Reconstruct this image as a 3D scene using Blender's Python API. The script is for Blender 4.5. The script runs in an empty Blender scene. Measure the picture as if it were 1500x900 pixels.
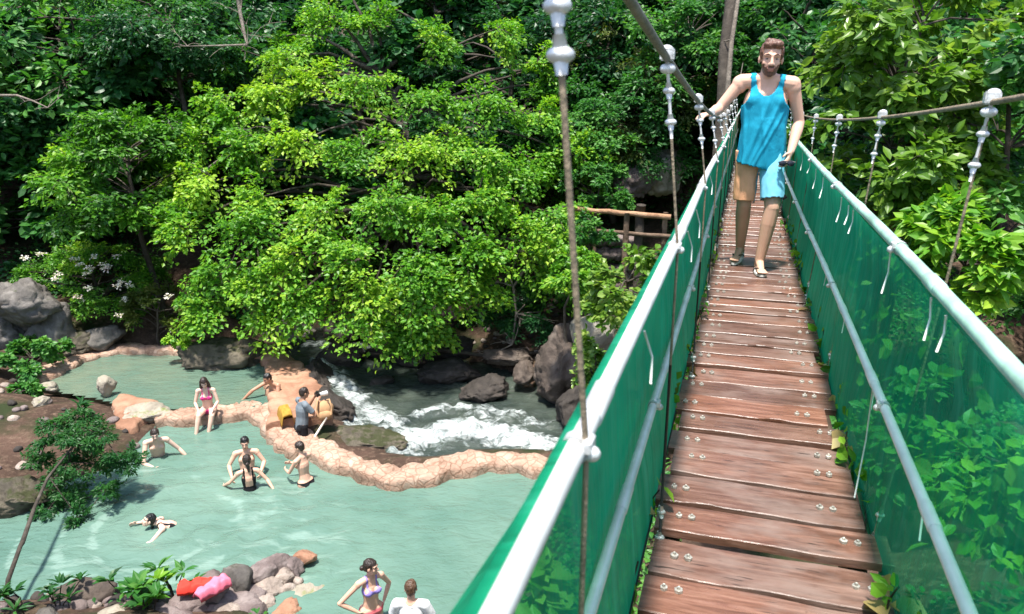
import bpy, bmesh, math, random
import numpy as np
from mathutils import Vector, Matrix, Euler

random.seed(7)
RNG = np.random.default_rng(11)
SC = bpy.context.scene
COL = SC.collection
PI = math.pi
rad = math.radians

# ------------------------------------------------------------------ camera model
CAM = np.array([0.0, 0.0, 6.5])          # metres above the pool water
PITCH = rad(16.12)
FPX = 1100.0                             # focal length in pixels of a 1500 px wide picture
CP, SP = math.cos(PITCH), math.sin(PITCH)
def rdir(px, py):
    x = (px - 750) / FPX; u = (450 - py) / FPX
    return np.array([x, CP + SP * u, -SP + CP * u])
def at_z(px, py, z):
    d = rdir(px, py); t = (z - CAM[2]) / d[2]
    return CAM + d * t
def at_t(px, py, t):
    return CAM + rdir(px, py) * t

# ------------------------------------------------------------------ noise
def _hash(ix, iy, iz, seed):
    n = (ix * 374761393 + iy * 668265263 + iz * 2147483647 + seed * 974711) & 0xFFFFFFFF
    n = ((n ^ (n >> 13)) * 1274126177) & 0xFFFFFFFF
    n = n ^ (n >> 16)
    return (n & 0xFFFF) / 65535.0
def vnoise(p, seed=0):
    p = np.asarray(p, dtype=float)
    i = np.floor(p).astype(np.int64); f = p - i
    f = f * f * (3 - 2 * f)
    r = 0
    for dx in (0, 1):
        for dy in (0, 1):
            for dz in (0, 1):
                w = (f[:, 0] if dx else 1 - f[:, 0]) * (f[:, 1] if dy else 1 - f[:, 1]) * (f[:, 2] if dz else 1 - f[:, 2])
                r = r + w * _hash(i[:, 0] + dx, i[:, 1] + dy, i[:, 2] + dz, seed)
    return r * 2 - 1
def fbm(p, octaves=4, seed=0, gain=0.5):
    p = np.asarray(p, dtype=float); r = 0; a = 1.0
    for k in range(octaves):
        r = r + a * vnoise(p * (2.03 ** k) + 13.7 * k, seed + k)
        a *= gain
    return r
def norm(a):
    return a / np.maximum(np.linalg.norm(a, axis=-1, keepdims=True), 1e-9)

# ------------------------------------------------------------------ mesh building
class MB:
    def __init__(s):
        s.v = []; s.f = []; s.n = 0; s.tint = []; s.sm = []
    def add(s, verts, faces, mat=0, tint=None, smooth=True):
        verts = np.asarray(verts, dtype=np.float64).reshape(-1, 3)
        if isinstance(faces, np.ndarray):
            groups = [faces]
        else:
            d = {}
            for f in faces: d.setdefault(len(f), []).append(f)
            groups = [np.array(g, dtype=np.int64) for g in d.values()]
        for g in groups:
            if len(g): s.f.append((g + s.n, mat, smooth))
        s.v.append(verts)
        if tint is None: tint = np.full((len(verts), 3), 0.5)
        tint = np.asarray(tint, dtype=float)
        if tint.ndim == 1: tint = np.tile(tint, (len(verts), 1))
        s.tint.append(tint)
        s.n += len(verts)
        return s
    def tube(s, pts, r, sides=8, mat=0, tint=None, caps=True):
        pts = np.asarray(pts, dtype=float); n = len(pts)
        r = np.full(n, r, dtype=float) if np.isscalar(r) else np.asarray(r, dtype=float)
        tan = np.gradient(pts, axis=0) if n > 2 else np.tile(pts[-1] - pts[0], (n, 1))
        tan = norm(tan)
        ref = np.array([0, 0, 1.0]) if abs(tan[0][2]) < 0.9 else np.array([1.0, 0, 0])
        vs = []
        for i in range(n):
            a = np.cross(tan[i], ref); a /= max(np.linalg.norm(a), 1e-9)
            b = np.cross(tan[i], a); ref = -b if np.dot(-b, ref) > 0 else b
            ang = np.arange(sides) * 2 * PI / sides
            vs.append(pts[i] + r[i] * (np.cos(ang)[:, None] * a + np.sin(ang)[:, None] * b))
        vs = np.vstack(vs); fs = []
        for i in range(n - 1):
            for k in range(sides):
                k2 = (k + 1) % sides
                fs.append((i * sides + k, i * sides + k2, (i + 1) * sides + k2, (i + 1) * sides + k))
        if caps:
            fs.append(tuple(range(sides))); fs.append(tuple(range((n - 1) * sides, n * sides))[::-1])
        return s.add(vs, fs, mat, tint)
    def box(s, c, half, rot=None, mat=0, tint=None, bevel=0.0, jit=0.0):
        c = np.asarray(c, float); h = np.asarray(half, float)
        if bevel <= 0:
            vs = np.array([[x, y, z] for x in (-1, 1) for y in (-1, 1) for z in (-1, 1)], float) * h
            fs = [(0, 1, 3, 2), (4, 6, 7, 5), (0, 4, 5, 1), (2, 3, 7, 6), (0, 2, 6, 4), (1, 5, 7, 3)]
        else:
            bm = bmesh.new(); bmesh.ops.create_cube(bm, size=2.0)
            for v in bm.verts: v.co = Vector((v.co.x * h[0], v.co.y * h[1], v.co.z * h[2]))
            bmesh.ops.bevel(bm, geom=bm.edges[:], offset=bevel, segments=2, affect='EDGES')
            bm.verts.index_update()
            vs = np.array([v.co[:] for v in bm.verts]); fs = [tuple(v.index for v in f.verts) for f in bm.faces]
            bm.free()
        if jit: vs = vs + (RNG.random(vs.shape) - .5) * jit
        if rot is not None: vs = vs @ np.array(rot).T
        return s.add(vs + c, fs, mat, tint, smooth=False)
    def ball(s, c, r, mat=0, tint=None, seg=10, rings=7, axes=None):
        c = np.asarray(c, float); r = np.asarray([r] * 3 if np.isscalar(r) else r, float)
        vs = []
        for i in range(rings + 1):
            th = PI * i / rings
            for k in range(seg):
                ph = 2 * PI * k / seg
                vs.append((math.sin(th) * math.cos(ph), math.sin(th) * math.sin(ph), math.cos(th)))
        vs = np.array(vs) * r
        if axes is not None: vs = vs @ np.array(axes)
        fs = []
        for i in range(rings):
            for k in range(seg):
                k2 = (k + 1) % seg
                fs.append((i * seg + k, (i + 1) * seg + k, (i + 1) * seg + k2, i * seg + k2))
        return s.add(vs + c, fs, mat, tint)
    def mesh(s, name, mats):
        me = bpy.data.meshes.new(name)
        V = np.vstack(s.v) if s.v else np.zeros((0, 3))
        me.vertices.add(len(V)); me.vertices.foreach_set('co', V.astype(np.float32).ravel())
        li = []; st = []; tot = []; mi = []; sm = []; off = 0
        for g, m, smooth in s.f:
            k = g.shape[1]; c = g.shape[0]
            li.append(g.ravel()); st.append(off + np.arange(c) * k); tot.append(np.full(c, k)); off += c * k
            mi.append(np.full(c, m)); sm.append(np.full(c, smooth))
        li = np.concatenate(li); st = np.concatenate(st); tot = np.concatenate(tot)
        me.loops.add(len(li)); me.loops.foreach_set('vertex_index', li.astype(np.int32))
        me.polygons.add(len(st)); me.polygons.foreach_set('loop_start', st.astype(np.int32))
        me.polygons.foreach_set('loop_total', tot.astype(np.int32))
        me.polygons.foreach_set('material_index', np.concatenate(mi).astype(np.int32))
        me.polygons.foreach_set('use_smooth', np.concatenate(sm).astype(bool))
        at = me.attributes.new('tint', 'FLOAT_COLOR', 'POINT')
        T = np.vstack(s.tint); T = np.hstack([T, np.ones((len(T), 1))])
        at.data.foreach_set('color', T.astype(np.float32).ravel())
        me.update(calc_edges=True); me.validate()
        for m in (mats if isinstance(mats, (list, tuple)) else [mats]): me.materials.append(m)
        return me
    def build(s, name, mats, parent=None):
        return link(name, s.mesh(name, mats), parent)

def link(name, me, parent=None):
    o = bpy.data.objects.new(name, me); COL.objects.link(o)
    if parent is not None: o.parent = parent
    return o
def tag(o, label=None, cat=None, group=None, kind=None):
    if label: o['label'] = label
    if cat: o['category'] = cat
    if group: o['group'] = group
    if kind: o['kind'] = kind
    return o
def empty(name, loc, rz=0.0):
    o = bpy.data.objects.new(name, None); COL.objects.link(o)
    o.location = tuple(float(c) for c in loc); o.rotation_euler = (0, 0, rz); o.empty_display_size = .2
    return o
def copy_tree(o, parent=None):
    c = o.copy(); COL.objects.link(c); c.parent = parent
    for ch in [x for x in o.children]: copy_tree(ch, c)
    return c

# ------------------------------------------------------------------ materials
def newmat(name):
    m = bpy.data.materials.new(name); m.use_nodes = True
    nt = m.node_tree; nt.nodes.clear()
    out = nt.nodes.new('ShaderNodeOutputMaterial')
    return m, nt, out
def N(nt, t, **kw):
    n = nt.nodes.new(t)
    for k, v in kw.items():
        if k.startswith('i_'):
            key = k[2:].replace('_', ' ')
            n.inputs[key].default_value = v
        else: setattr(n, k, v)
    return n
def ramp(nt, fac, stops):
    r = nt.nodes.new('ShaderNodeValToRGB')
    e = r.color_ramp.elements
    while len(e) < len(stops): e.new(0.5)
    for i, (p, c) in enumerate(stops):
        e[i].position = p; e[i].color = (c[0], c[1], c[2], 1)
    nt.links.new(fac, r.inputs[0]); return r.outputs[0]
def math_n(nt, op, a, b=None, clamp=False):
    n = nt.nodes.new('ShaderNodeMath'); n.operation = op; n.use_clamp = clamp
    for i, x in enumerate((a, b)):
        if x is None: continue
        if isinstance(x, (int, float)): n.inputs[i].default_value = x
        else: nt.links.new(x, n.inputs[i])
    return n.outputs[0]
def mixc(nt, fac, a, b, mode='MIX'):
    n = nt.nodes.new('ShaderNodeMix'); n.data_type = 'RGBA'; n.blend_type = mode
    for key, x in ((0, fac), (6, a), (7, b)):
        if isinstance(x, (int, float)): n.inputs[key].default_value = x
        elif isinstance(x, tuple): n.inputs[key].default_value = (*x[:3], 1)
        else: nt.links.new(x, n.inputs[key])
    return n.outputs[2]
def coords(nt, scale=(1, 1, 1), kind='Object'):
    tc = nt.nodes.new('ShaderNodeTexCoord'); mp = nt.nodes.new('ShaderNodeMapping')
    mp.inputs['Scale'].default_value = scale
    nt.links.new(tc.outputs[kind], mp.inputs['Vector']); return mp.outputs[0]
def noise(nt, vec, scale, detail=5, rough=.55, dist=0.0):
    n = nt.nodes.new('ShaderNodeTexNoise'); n.inputs['Scale'].default_value = scale
    n.inputs['Detail'].default_value = detail; n.inputs['Roughness'].default_value = rough
    n.inputs['Distortion'].default_value = dist
    nt.links.new(vec, n.inputs['Vector']); return n.outputs['Fac']
def bump(nt, h, strength, dist=.02, prev=None):
    b = nt.nodes.new('ShaderNodeBump'); b.inputs['Strength'].default_value = strength
    b.inputs['Distance'].default_value = dist
    nt.links.new(h, b.inputs['Height'])
    if prev is not None: nt.links.new(prev, b.inputs['Normal'])
    return b.outputs[0]
def principled(nt, out, color, rough=.6, spec=.5, normal=None, metallic=0.0):
    p = nt.nodes.new('ShaderNodeBsdfPrincipled')
    for key, x in (('Base Color', color), ('Roughness', rough), ('Metallic', metallic), ('Specular IOR Level', spec)):
        if isinstance(x, (int, float)): p.inputs[key].default_value = x
        elif isinstance(x, tuple): p.inputs[key].default_value = (*x[:3], 1)
        else: nt.links.new(x, p.inputs[key])
    if normal is not None: nt.links.new(normal, p.inputs['Normal'])
    if out is not None: nt.links.new(p.outputs[0], out.inputs[0])
    return p
def attr(nt, name='tint'):
    a = nt.nodes.new('ShaderNodeAttribute'); a.attribute_name = name
    s = nt.nodes.new('ShaderNodeSeparateColor'); nt.links.new(a.outputs['Color'], s.inputs[0])
    return s.outputs

def leaf_mat(name, dark, mid, light, gloss=.45, trans=.42):
    m, nt, out = newmat(name)
    t = attr(nt)
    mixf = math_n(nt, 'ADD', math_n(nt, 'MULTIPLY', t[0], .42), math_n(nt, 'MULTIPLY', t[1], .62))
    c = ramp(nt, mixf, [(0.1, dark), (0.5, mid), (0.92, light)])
    p = principled(nt, None, c, gloss, .4)
    tr = nt.nodes.new('ShaderNodeBsdfTranslucent')
    tc = mixc(nt, 1.0, c, (1.25, 1.35, .5), 'MULTIPLY')
    nt.links.new(tc, tr.inputs['Color'])
    mx = nt.nodes.new('ShaderNodeMixShader'); mx.inputs[0].default_value = trans
    nt.links.new(p.outputs[0], mx.inputs[1]); nt.links.new(tr.outputs[0], mx.inputs[2])
    nt.links.new(mx.outputs[0], out.inputs[0])
    return m
def plain(name, c, rough=.6, var=.25, scale=8, bstr=.15, spec=.5, metallic=0.0, bdist=.01):
    m, nt, out = newmat(name)
    v = coords(nt)
    n1 = noise(nt, v, scale)
    lo = tuple(x * (1 - var) for x in c); hi = tuple(min(1, x * (1 + var)) for x in c)
    col = ramp(nt, n1, [(.3, lo), (.7, hi)])
    b = bump(nt, noise(nt, v, scale * 4), bstr, bdist)
    principled(nt, out, col, rough, spec, b, metallic)
    return m
def rock_mat(name, a, b, c, moss=None, scale=1.6, mossamt=.5, crack=0.0):
    m, nt, out = newmat(name)
    v = coords(nt)
    n1 = noise(nt, v, scale, 8, .65, .4)
    col = ramp(nt, n1, [(.28, a), (.5, b), (.74, c)])
    n2 = noise(nt, v, scale * 9, 4, .7)
    col = mixc(nt, math_n(nt, 'MULTIPLY', n2, .5), col, mixc(nt, 1.0, col, (.35, .33, .32), 'MULTIPLY'))
    if moss:
        geo = nt.nodes.new('ShaderNodeNewGeometry'); sx = nt.nodes.new('ShaderNodeSeparateXYZ')
        nt.links.new(geo.outputs['Normal'], sx.inputs[0])
        mm = math_n(nt, 'ADD', math_n(nt, 'MULTIPLY', sx.outputs[2], .35), math_n(nt, 'MULTIPLY', noise(nt, v, scale * 1.8, 5, .7), 1.0))
        f = ramp(nt, mm, [(1.02 - mossamt * .5, (0, 0, 0)), (1.16 - mossamt * .5, (1, 1, 1))])
        col = mixc(nt, f, col, moss)
    h = noise(nt, v, scale * 5, 8, .7)
    nb = bump(nt, h, .8, .05)
    if crack:
        vo = nt.nodes.new('ShaderNodeTexVoronoi'); vo.feature = 'DISTANCE_TO_EDGE'; vo.inputs['Scale'].default_value = crack
        wv = nt.nodes.new('ShaderNodeVectorMath'); wv.operation = 'ADD'
        nn = nt.nodes.new('ShaderNodeTexNoise'); nn.inputs['Scale'].default_value = 3.0
        nt.links.new(v, nn.inputs['Vector'])
        sc = nt.nodes.new('ShaderNodeVectorMath'); sc.operation = 'SCALE'; sc.inputs['Scale'].default_value = .25
        nt.links.new(nn.outputs['Color'], sc.inputs[0])
        nt.links.new(v, wv.inputs[0]); nt.links.new(sc.outputs[0], wv.inputs[1]); nt.links.new(wv.outputs[0], vo.inputs['Vector'])
        e = ramp(nt, vo.outputs['Distance'], [(0.0, (0, 0, 0)), (.09, (1, 1, 1))])
        col = mixc(nt, mixc(nt, .0, e, e), mixc(nt, 1.0, col, (.66, .58, .52), 'MULTIPLY'), col)
        nb = bump(nt, e, .35, .02, nb)
    principled(nt, out, col, .78, .35, nb)
    return m

M = {}
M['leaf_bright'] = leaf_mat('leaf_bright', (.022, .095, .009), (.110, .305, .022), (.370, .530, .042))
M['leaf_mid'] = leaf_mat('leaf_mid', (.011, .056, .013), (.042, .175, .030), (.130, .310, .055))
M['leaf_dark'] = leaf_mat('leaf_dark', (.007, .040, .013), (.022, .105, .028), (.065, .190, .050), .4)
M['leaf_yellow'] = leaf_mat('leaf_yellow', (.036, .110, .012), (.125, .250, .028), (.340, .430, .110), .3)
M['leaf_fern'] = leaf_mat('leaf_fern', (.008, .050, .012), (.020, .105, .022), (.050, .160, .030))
M['leaf_olive'] = leaf_mat('leaf_olive', (.030, .055, .012), (.075, .120, .022), (.170, .190, .040))
M['petal'] = leaf_mat('petal', (.62, .58, .50), (.78, .76, .70), (.85, .60, .60), .6, .2)
M['dry_leaf'] = leaf_mat('dry_leaf', (.16, .10, .035), (.34, .25, .09), (.48, .42, .20), .6, .3)
M['bark'] = rock_mat('bark', (.035, .027, .020), (.075, .060, .046), (.15, .125, .10), None, 5)
M['bark_pale'] = rock_mat('bark_pale', (.12, .10, .08), (.23, .19, .15), (.38, .33, .27), None, 5)
M['rock_grey'] = rock_mat('rock_grey', (.045, .040, .036), (.135, .122, .108), (.33, .300, .270), (.035, .042, .014), 1.3, .35)
M['rock_moss'] = rock_mat('rock_moss', (.04, .034, .026), (.10, .085, .06), (.22, .185, .135), (.032, .036, .010), 1.8, .55)
M['rock_dark'] = rock_mat('rock_dark', (.018, .015, .013), (.045, .037, .031), (.10, .082, .068), None, 1.4)
M['rock_brown'] = rock_mat('rock_brown', (.040, .030, .024), (.105, .080, .064), (.26, .21, .17), None, 1.9)
M['rock_red'] = rock_mat('rock_red', (.22, .105, .060), (.40, .215, .135), (.55, .345, .235), None, 1.5)
M['rim_stone'] = rock_mat('rim_stone', (.28, .165, .110), (.47, .315, .230), (.62, .470, .370), None, 2.2, 0, 6.0)
M['rock_purple'] = rock_mat('rock_purple', (.085, .066, .062), (.185, .142, .132), (.34, .285, .265), None, 2.5)
M['rock_pale'] = rock_mat('rock_pale', (.20, .17, .13), (.36, .32, .25), (.50, .46, .38), (.16, .19, .05), 2.0, .3)
M['pebble'] = rock_mat('pebble', (.22, .17, .14), (.38, .31, .26), (.55, .48, .42), None, 4)

def terrain_mat():
    m, nt, out = newmat('soil')
    v = coords(nt)
    n1 = noise(nt, v, 1.1, 8, .65); n2 = noise(nt, v, 9, 6, .7)
    c = ramp(nt, n1, [(.3, (.030, .020, .013)), (.55, (.075, .045, .032)), (.75, (.13, .078, .056))])
    c = mixc(nt, ramp(nt, n2, [(.5, (0, 0, 0)), (.68, (1, 1, 1))]), c, (.15, .10, .07))
    n3 = noise(nt, v, .5, 5, .6)
    c = mixc(nt, ramp(nt, n3, [(.5, (0, 0, 0)), (.62, (1, 1, 1))]), c, (.025, .035, .012))
    principled(nt, out, c, .9, .2, bump(nt, n2, .9, .06))
    return m
M['soil'] = terrain_mat()

def pool_mat(name, a, b, bed_mix=.16, seed=0.0):
    m, nt, out = newmat(name)
    v = coords(nt)
    n1 = noise(nt, v, .32, 4, .55, .3)
    c = ramp(nt, n1, [(.3, a), (.72, b)])
    # pale streaks painted into the water colour as sky glints on the ripples
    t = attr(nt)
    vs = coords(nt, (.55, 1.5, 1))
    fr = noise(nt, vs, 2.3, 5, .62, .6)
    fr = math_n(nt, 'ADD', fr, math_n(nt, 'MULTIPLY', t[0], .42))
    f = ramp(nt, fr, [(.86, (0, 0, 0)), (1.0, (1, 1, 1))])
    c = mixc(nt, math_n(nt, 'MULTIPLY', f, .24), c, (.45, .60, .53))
    w1 = noise(nt, coords(nt, (.8, 1.5, 1)), 3.2, 4, .6, .35); w2 = noise(nt, v, 11, 4, .6)
    nb = bump(nt, w1, .42, .16); nb = bump(nt, w2, .18, .03, nb)
    p = principled(nt, None, c, .08, .55, nb); p.inputs['IOR'].default_value = 1.33
    tr = nt.nodes.new('ShaderNodeBsdfTransparent'); tr.inputs[0].default_value = (.62, .86, .76, 1)
    mx = nt.nodes.new('ShaderNodeMixShader'); mx.inputs[0].default_value = bed_mix
    nt.links.new(p.outputs[0], mx.inputs[1]); nt.links.new(tr.outputs[0], mx.inputs[2])
    nt.links.new(mx.outputs[0], out.inputs[0])
    return m
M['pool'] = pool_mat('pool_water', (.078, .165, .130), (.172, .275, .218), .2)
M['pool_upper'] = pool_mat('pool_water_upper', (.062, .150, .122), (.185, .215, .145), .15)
def river_mat():
    m, nt, out = newmat('river_water')
    v = coords(nt); t = attr(nt)
    n1 = noise(nt, coords(nt, (1, 1.6, 1.2)), 3.0, 8, .68, .8)
    ff = math_n(nt, 'ADD', math_n(nt, 'MULTIPLY', t[0], .85), math_n(nt, 'MULTIPLY', math_n(nt, 'SUBTRACT', n1, .5), 2.1))
    f = ramp(nt, ff, [(.38, (0, 0, 0)), (.95, (1, 1, 1))])
    n2 = noise(nt, v, 14, 6, .7)
    foam = ramp(nt, n2, [(.3, (.30, .35, .35)), (.65, (.62, .66, .65))])
    wat = ramp(nt, noise(nt, v, 1.3, 4), [(.3, (.020, .030, .026)), (.7, (.060, .075, .060))])
    c = mixc(nt, f, wat, foam)
    r = math_n(nt, 'ADD', math_n(nt, 'MULTIPLY', f, .5), .07)
    nb = bump(nt, noise(nt, coords(nt, (1, 1.8, 1)), 5, 6, .65, .5), .6, .08); nb = bump(nt, n2, .5, .04, nb)
    principled(nt, out, c, r, .5, nb)
    return m
M['river'] = river_mat()

def wood_mat():
    m, nt, out = newmat('deck_wood')
    t = attr(nt)
    tc = nt.nodes.new('ShaderNodeTexCoord'); mp = nt.nodes.new('ShaderNodeMapping')
    mp.inputs['Scale'].default_value = (1.6, 16, 16)
    off = nt.nodes.new('ShaderNodeCombineXYZ')
    nt.links.new(math_n(nt, 'MULTIPLY', t[0], 37.0), off.inputs[0]); nt.links.new(math_n(nt, 'MULTIPLY', t[1], 11.0), off.inputs[2])
    nt.links.new(tc.outputs['Object'], mp.inputs['Vector']); nt.links.new(off.outputs[0], mp.inputs['Location'])
    g = noise(nt, mp.outputs[0], 2.6, 8, .66, .5)
    mp2 = nt.nodes.new('ShaderNodeMapping'); mp2.inputs['Scale'].default_value = (3.2, 5.5, 5)
    nt.links.new(tc.outputs['Object'], mp2.inputs['Vector']); nt.links.new(off.outputs[0], mp2.inputs['Location'])
    big = noise(nt, mp2.outputs[0], 1.0, 5, .6)
    c = ramp(nt, g, [(.28, (.060, .029, .021)), (.5, (.155, .080, .058)), (.72, (.275, .170, .138))])
    c2 = ramp(nt, t[0], [(0, (.70, .66, .64)), (.5, (1.0, .95, .92)), (1, (1.25, 1.02, .88))])
    c = mixc(nt, 1.0, c, c2, 'MULTIPLY')
    c = mixc(nt, ramp(nt, big, [(.48, (0, 0, 0)), (.68, (.75, .75, .75))]), c, (.225, .160, .140))
    st = ramp(nt, noise(nt, mp2.outputs[0], 2.3, 6, .7, 1.0), [(.62, (0, 0, 0)), (.74, (.8, .8, .8))])
    c = mixc(nt, st, c, (.060, .036, .028))
    cr = ramp(nt, noise(nt, mp.outputs[0], 5.5, 3, .5, .2), [(.66, (0, 0, 0)), (.71, (1, 1, 1))])
    c = mixc(nt, cr, c, (.035, .02, .015))
    nb = bump(nt, g, .45, .008); nb = bump(nt, cr, -.5, .006, nb)
    ro = ramp(nt, big, [(.3, (.20,) * 3), (.7, (.44,) * 3)])
    principled(nt, out, c, ro, .45, nb)
    return m
M['deck'] = wood_mat()
M['nut'] = plain('nut', (.50, .47, .43), .45, .5, 60, .3, .5, .5)
M['galv'] = plain('galvanised_steel', (.62, .61, .59), .42, .18, 9, .12, .5, .15, .004)
M['pipe_white'] = plain('pale_pipe_paint', (.80, .81, .78), .4, .12, 9, .12)
M['pipe_green'] = plain('green_pipe_paint', (.34, .56, .44), .42, .4, 6, .15)
M['cable'] = plain('steel_cable', (.15, .135, .11), .5, .4, 30, .6, .5, .3)
M['cable_dark'] = plain('dark_cable', (.012, .012, .012), .5, .4, 30, .3)
M['cable_rust'] = plain('weathered_cable', (.20, .155, .10), .7, .4, 22, .6)
M['clamp'] = plain('clamp_metal', (.62, .62, .60), .4, .2, 30, .3, .5, .4)
M['tie'] = plain('cable_tie', (.75, .77, .75), .45, .05, 10, .0)
M['wood_post'] = rock_mat('wood_post', (.09, .06, .04), (.18, .12, .08), (.33, .24, .17), None, 4)
M['wood_log'] = rock_mat('wood_log', (.28, .15, .08), (.44, .25, .14), (.60, .40, .25), None, 4)

def net_mat():
    m, nt, out = newmat('green_net')
    v = coords(nt); t = attr(nt)
    n1 = noise(nt, coords(nt, (1, .5, 1)), 2.0, 5, .6)
    c = ramp(nt, n1, [(.3, (.004, .230, .115)), (.7, (.010, .390, .195))])
    wv = nt.nodes.new('ShaderNodeTexNoise'); wv.inputs['Scale'].default_value = 3.5; wv.inputs['Detail'].default_value = 3
    nt.links.new(coords(nt, (1, 2.4, .35)), wv.inputs['Vector'])
    st = noise(nt, coords(nt, (1, 7, .5)), 2.0, 4, .6, .4)
    c = mixc(nt, ramp(nt, st, [(.50, (0, 0, 0)), (.72, (.55, .55, .55))]), c, (.05, .50, .30))
    c = mixc(nt, ramp(nt, noise(nt, v, 2.6, 6, .7), [(.58, (0, 0, 0)), (.75, (.5, .5, .5))]), c, (.020, .120, .060))
    nb = bump(nt, wv.outputs['Fac'], 1.0, .06); nb = bump(nt, st, .5, .03, nb)
    p = principled(nt, None, c, .6, .25, nb)
    tl = nt.nodes.new('ShaderNodeBsdfTranslucent'); nt.links.new(c, tl.inputs[0])
    m1 = nt.nodes.new('ShaderNodeMixShader'); m1.inputs[0].default_value = .45
    nt.links.new(p.outputs[0], m1.inputs[1]); nt.links.new(tl.outputs[0], m1.inputs[2])
    tr = nt.nodes.new('ShaderNodeBsdfTransparent'); tr.inputs[0].default_value = (.30, .88, .55, 1)
    m2 = nt.nodes.new('ShaderNodeMixShader')
    # weave: open mesh near, newer and denser cloth farther along (tint red)
    op = math_n(nt, 'SUBTRACT', 1.0, t[0])
    op = math_n(nt, 'ADD', op, math_n(nt, 'MULTIPLY', math_n(nt, 'SUBTRACT', noise(nt, v, 1.5, 3), .5), .5), True)
    nt.links.new(op, m2.inputs[0]); nt.links.new(tr.outputs[0], m2.inputs[1]); nt.links.new(m1.outputs[0], m2.inputs[2])
    nt.links.new(m2.outputs[0], out.inputs[0])
    return m
M['net'] = net_mat()
def cloth(name, c, rough=.85, bstr=.3, scale=9, var=.12):
    m, nt, out = newmat(name)
    v = coords(nt)
    n1 = noise(nt, v, scale, 4)
    lo = tuple(x * (1 - var) for x in c); hi = tuple(min(1, x * (1 + var)) for x in c)
    col = ramp(nt, n1, [(.3, lo), (.7, hi)])
    b = bump(nt, noise(nt, coords(nt, (1, 1, .5)), scale, 4, .6, .6), bstr, .03)
    principled(nt, out, col, rough, .2, b)
    return m
def skin(name, c):
    m, nt, out = newmat(name)
    v = coords(nt)
    n1 = noise(nt, v, 9, 4)
    col = ramp(nt, n1, [(.3, tuple(x * y for x, y in zip(c, (.93, .86, .84)))), (.7, c)])
    p = principled(nt, out, col, .5, .4, bump(nt, noise(nt, v, 60, 3), .08, .004))
    p.inputs['Subsurface Weight'].default_value = .08
    p.inputs['Subsurface Radius'].default_value = (.02, .008, .004)
    return m
M['skin_a'] = skin('skin_fair', (.64, .40, .29))
M['skin_b'] = skin('skin_light', (.68, .47, .37))
M['skin_c'] = skin('skin_tan', (.42, .235, .15))
M['lips'] = plain('lips', (.40, .17, .13), .5, .1)
M['eye_white'] = plain('eye_white', (.22, .19, .17), .3, .02, 5, 0)
M['eye_dark'] = plain('eye_dark', (.02, .015, .01), .2, .1, 5, 0)
def hairm(name, c):
    m, nt, out = newmat(name)
    n1 = noise(nt, coords(nt, (1, 1, .25)), 55, 4, .6, .5)
    col = ramp(nt, n1, [(.3, tuple(x * .45 for x in c)), (.7, tuple(x * 1.4 for x in c))])
    principled(nt, out, col, .42, .5, bump(nt, n1, .7, .012))
    return m
M['hair_brown'] = hairm('hair_brown', (.135, .062, .038))
M['hair_dark'] = hairm('hair_dark', (.030, .019, .014))
M['hair_black'] = hairm('hair_black', (.008, .007, .007))
M['hair_mid'] = hairm('hair_mid', (.09, .05, .028))
M['teal'] = cloth('teal_cotton', (.010, .270, .400), .8, .5, 7)
M['orange_cloth'] = cloth('orange_cloth', (.82, .42, .235))
M['blue_cloth'] = cloth('pale_blue_cloth', (.18, .52, .70))
M['black_cloth'] = cloth('black_cloth', (.012, .012, .014))
M['pink_cloth'] = cloth('pink_cloth', (.62, .05, .22))
M['lilac_cloth'] = cloth('lilac_cloth', (.29, .23, .58))
M['coral_cloth'] = cloth('coral_cloth', (.70, .16, .18))
M['white_cloth'] = cloth('white_cloth', (.78, .79, .80))
M['grey_cloth'] = cloth('grey_cloth', (.155, .180, .200))
M['red_cloth'] = cloth('red_cloth', (.72, .045, .030))
M['rose_cloth'] = cloth('rose_cloth', (.78, .17, .25))
M['mustard'] = cloth('mustard_cloth', (.36, .205, .035))
M['tan_cloth'] = cloth('tan_cloth', (.42, .25, .13))
M['rubber_white'] = plain('white_rubber', (.72, .72, .70), .5, .05)
M['black_plastic'] = plain('black_plastic', (.015, .015, .016), .35, .2, 20, .05)
M['lens_glass'] = plain('lens_glass', (.02, .02, .03), .08, .1, 5, 0)
M['stick'] = plain('pale_stick', (.62, .56, .48), .7, .2)
# ================================================================== terrain and water
def pxpoly(pts, z=0.0):
    return np.array([at_z(x, y, z)[:2] for x, y in pts])
def chaikin(p, n=2, closed=True):
    for _ in range(n):
        q = np.roll(p, -1, 0) if closed else p[1:]
        a = p if closed else p[:-1]
        r = np.empty((2 * len(a), p.shape[1])); r[0::2] = .75 * a + .25 * q; r[1::2] = .25 * a + .75 * q
        if not closed: r = np.vstack([p[:1], r, p[-1:]])
        p = r
    return p
POOL = chaikin(pxpoly([(812, 688), (760, 683), (700, 680), (650, 688), (590, 700), (540, 696), (490, 683), (450, 666), (420, 652), (402, 633),
    (385, 612), (350, 609), (300, 613), (240, 614), (215, 640), (190, 672), (150, 692), (100, 705), (50, 742), (-20, 765), (-90, 800), (-90, 880),
    (0, 875), (100, 868), (200, 868), (300, 872), (380, 885), (430, 935), (520, 965), (640, 960), (735, 900), (770, 820), (800, 745)]))
UPPER = chaikin(pxpoly([(235, 594), (300, 587), (350, 585), (390, 590), (409, 575), (413, 560), (405, 540), (383, 527), (355, 526), (300, 528), (262, 530),
    (272, 519), (200, 514), (140, 520), (70, 546), (55, 556), (110, 571), (160, 577), (195, 588)], .22))
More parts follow.
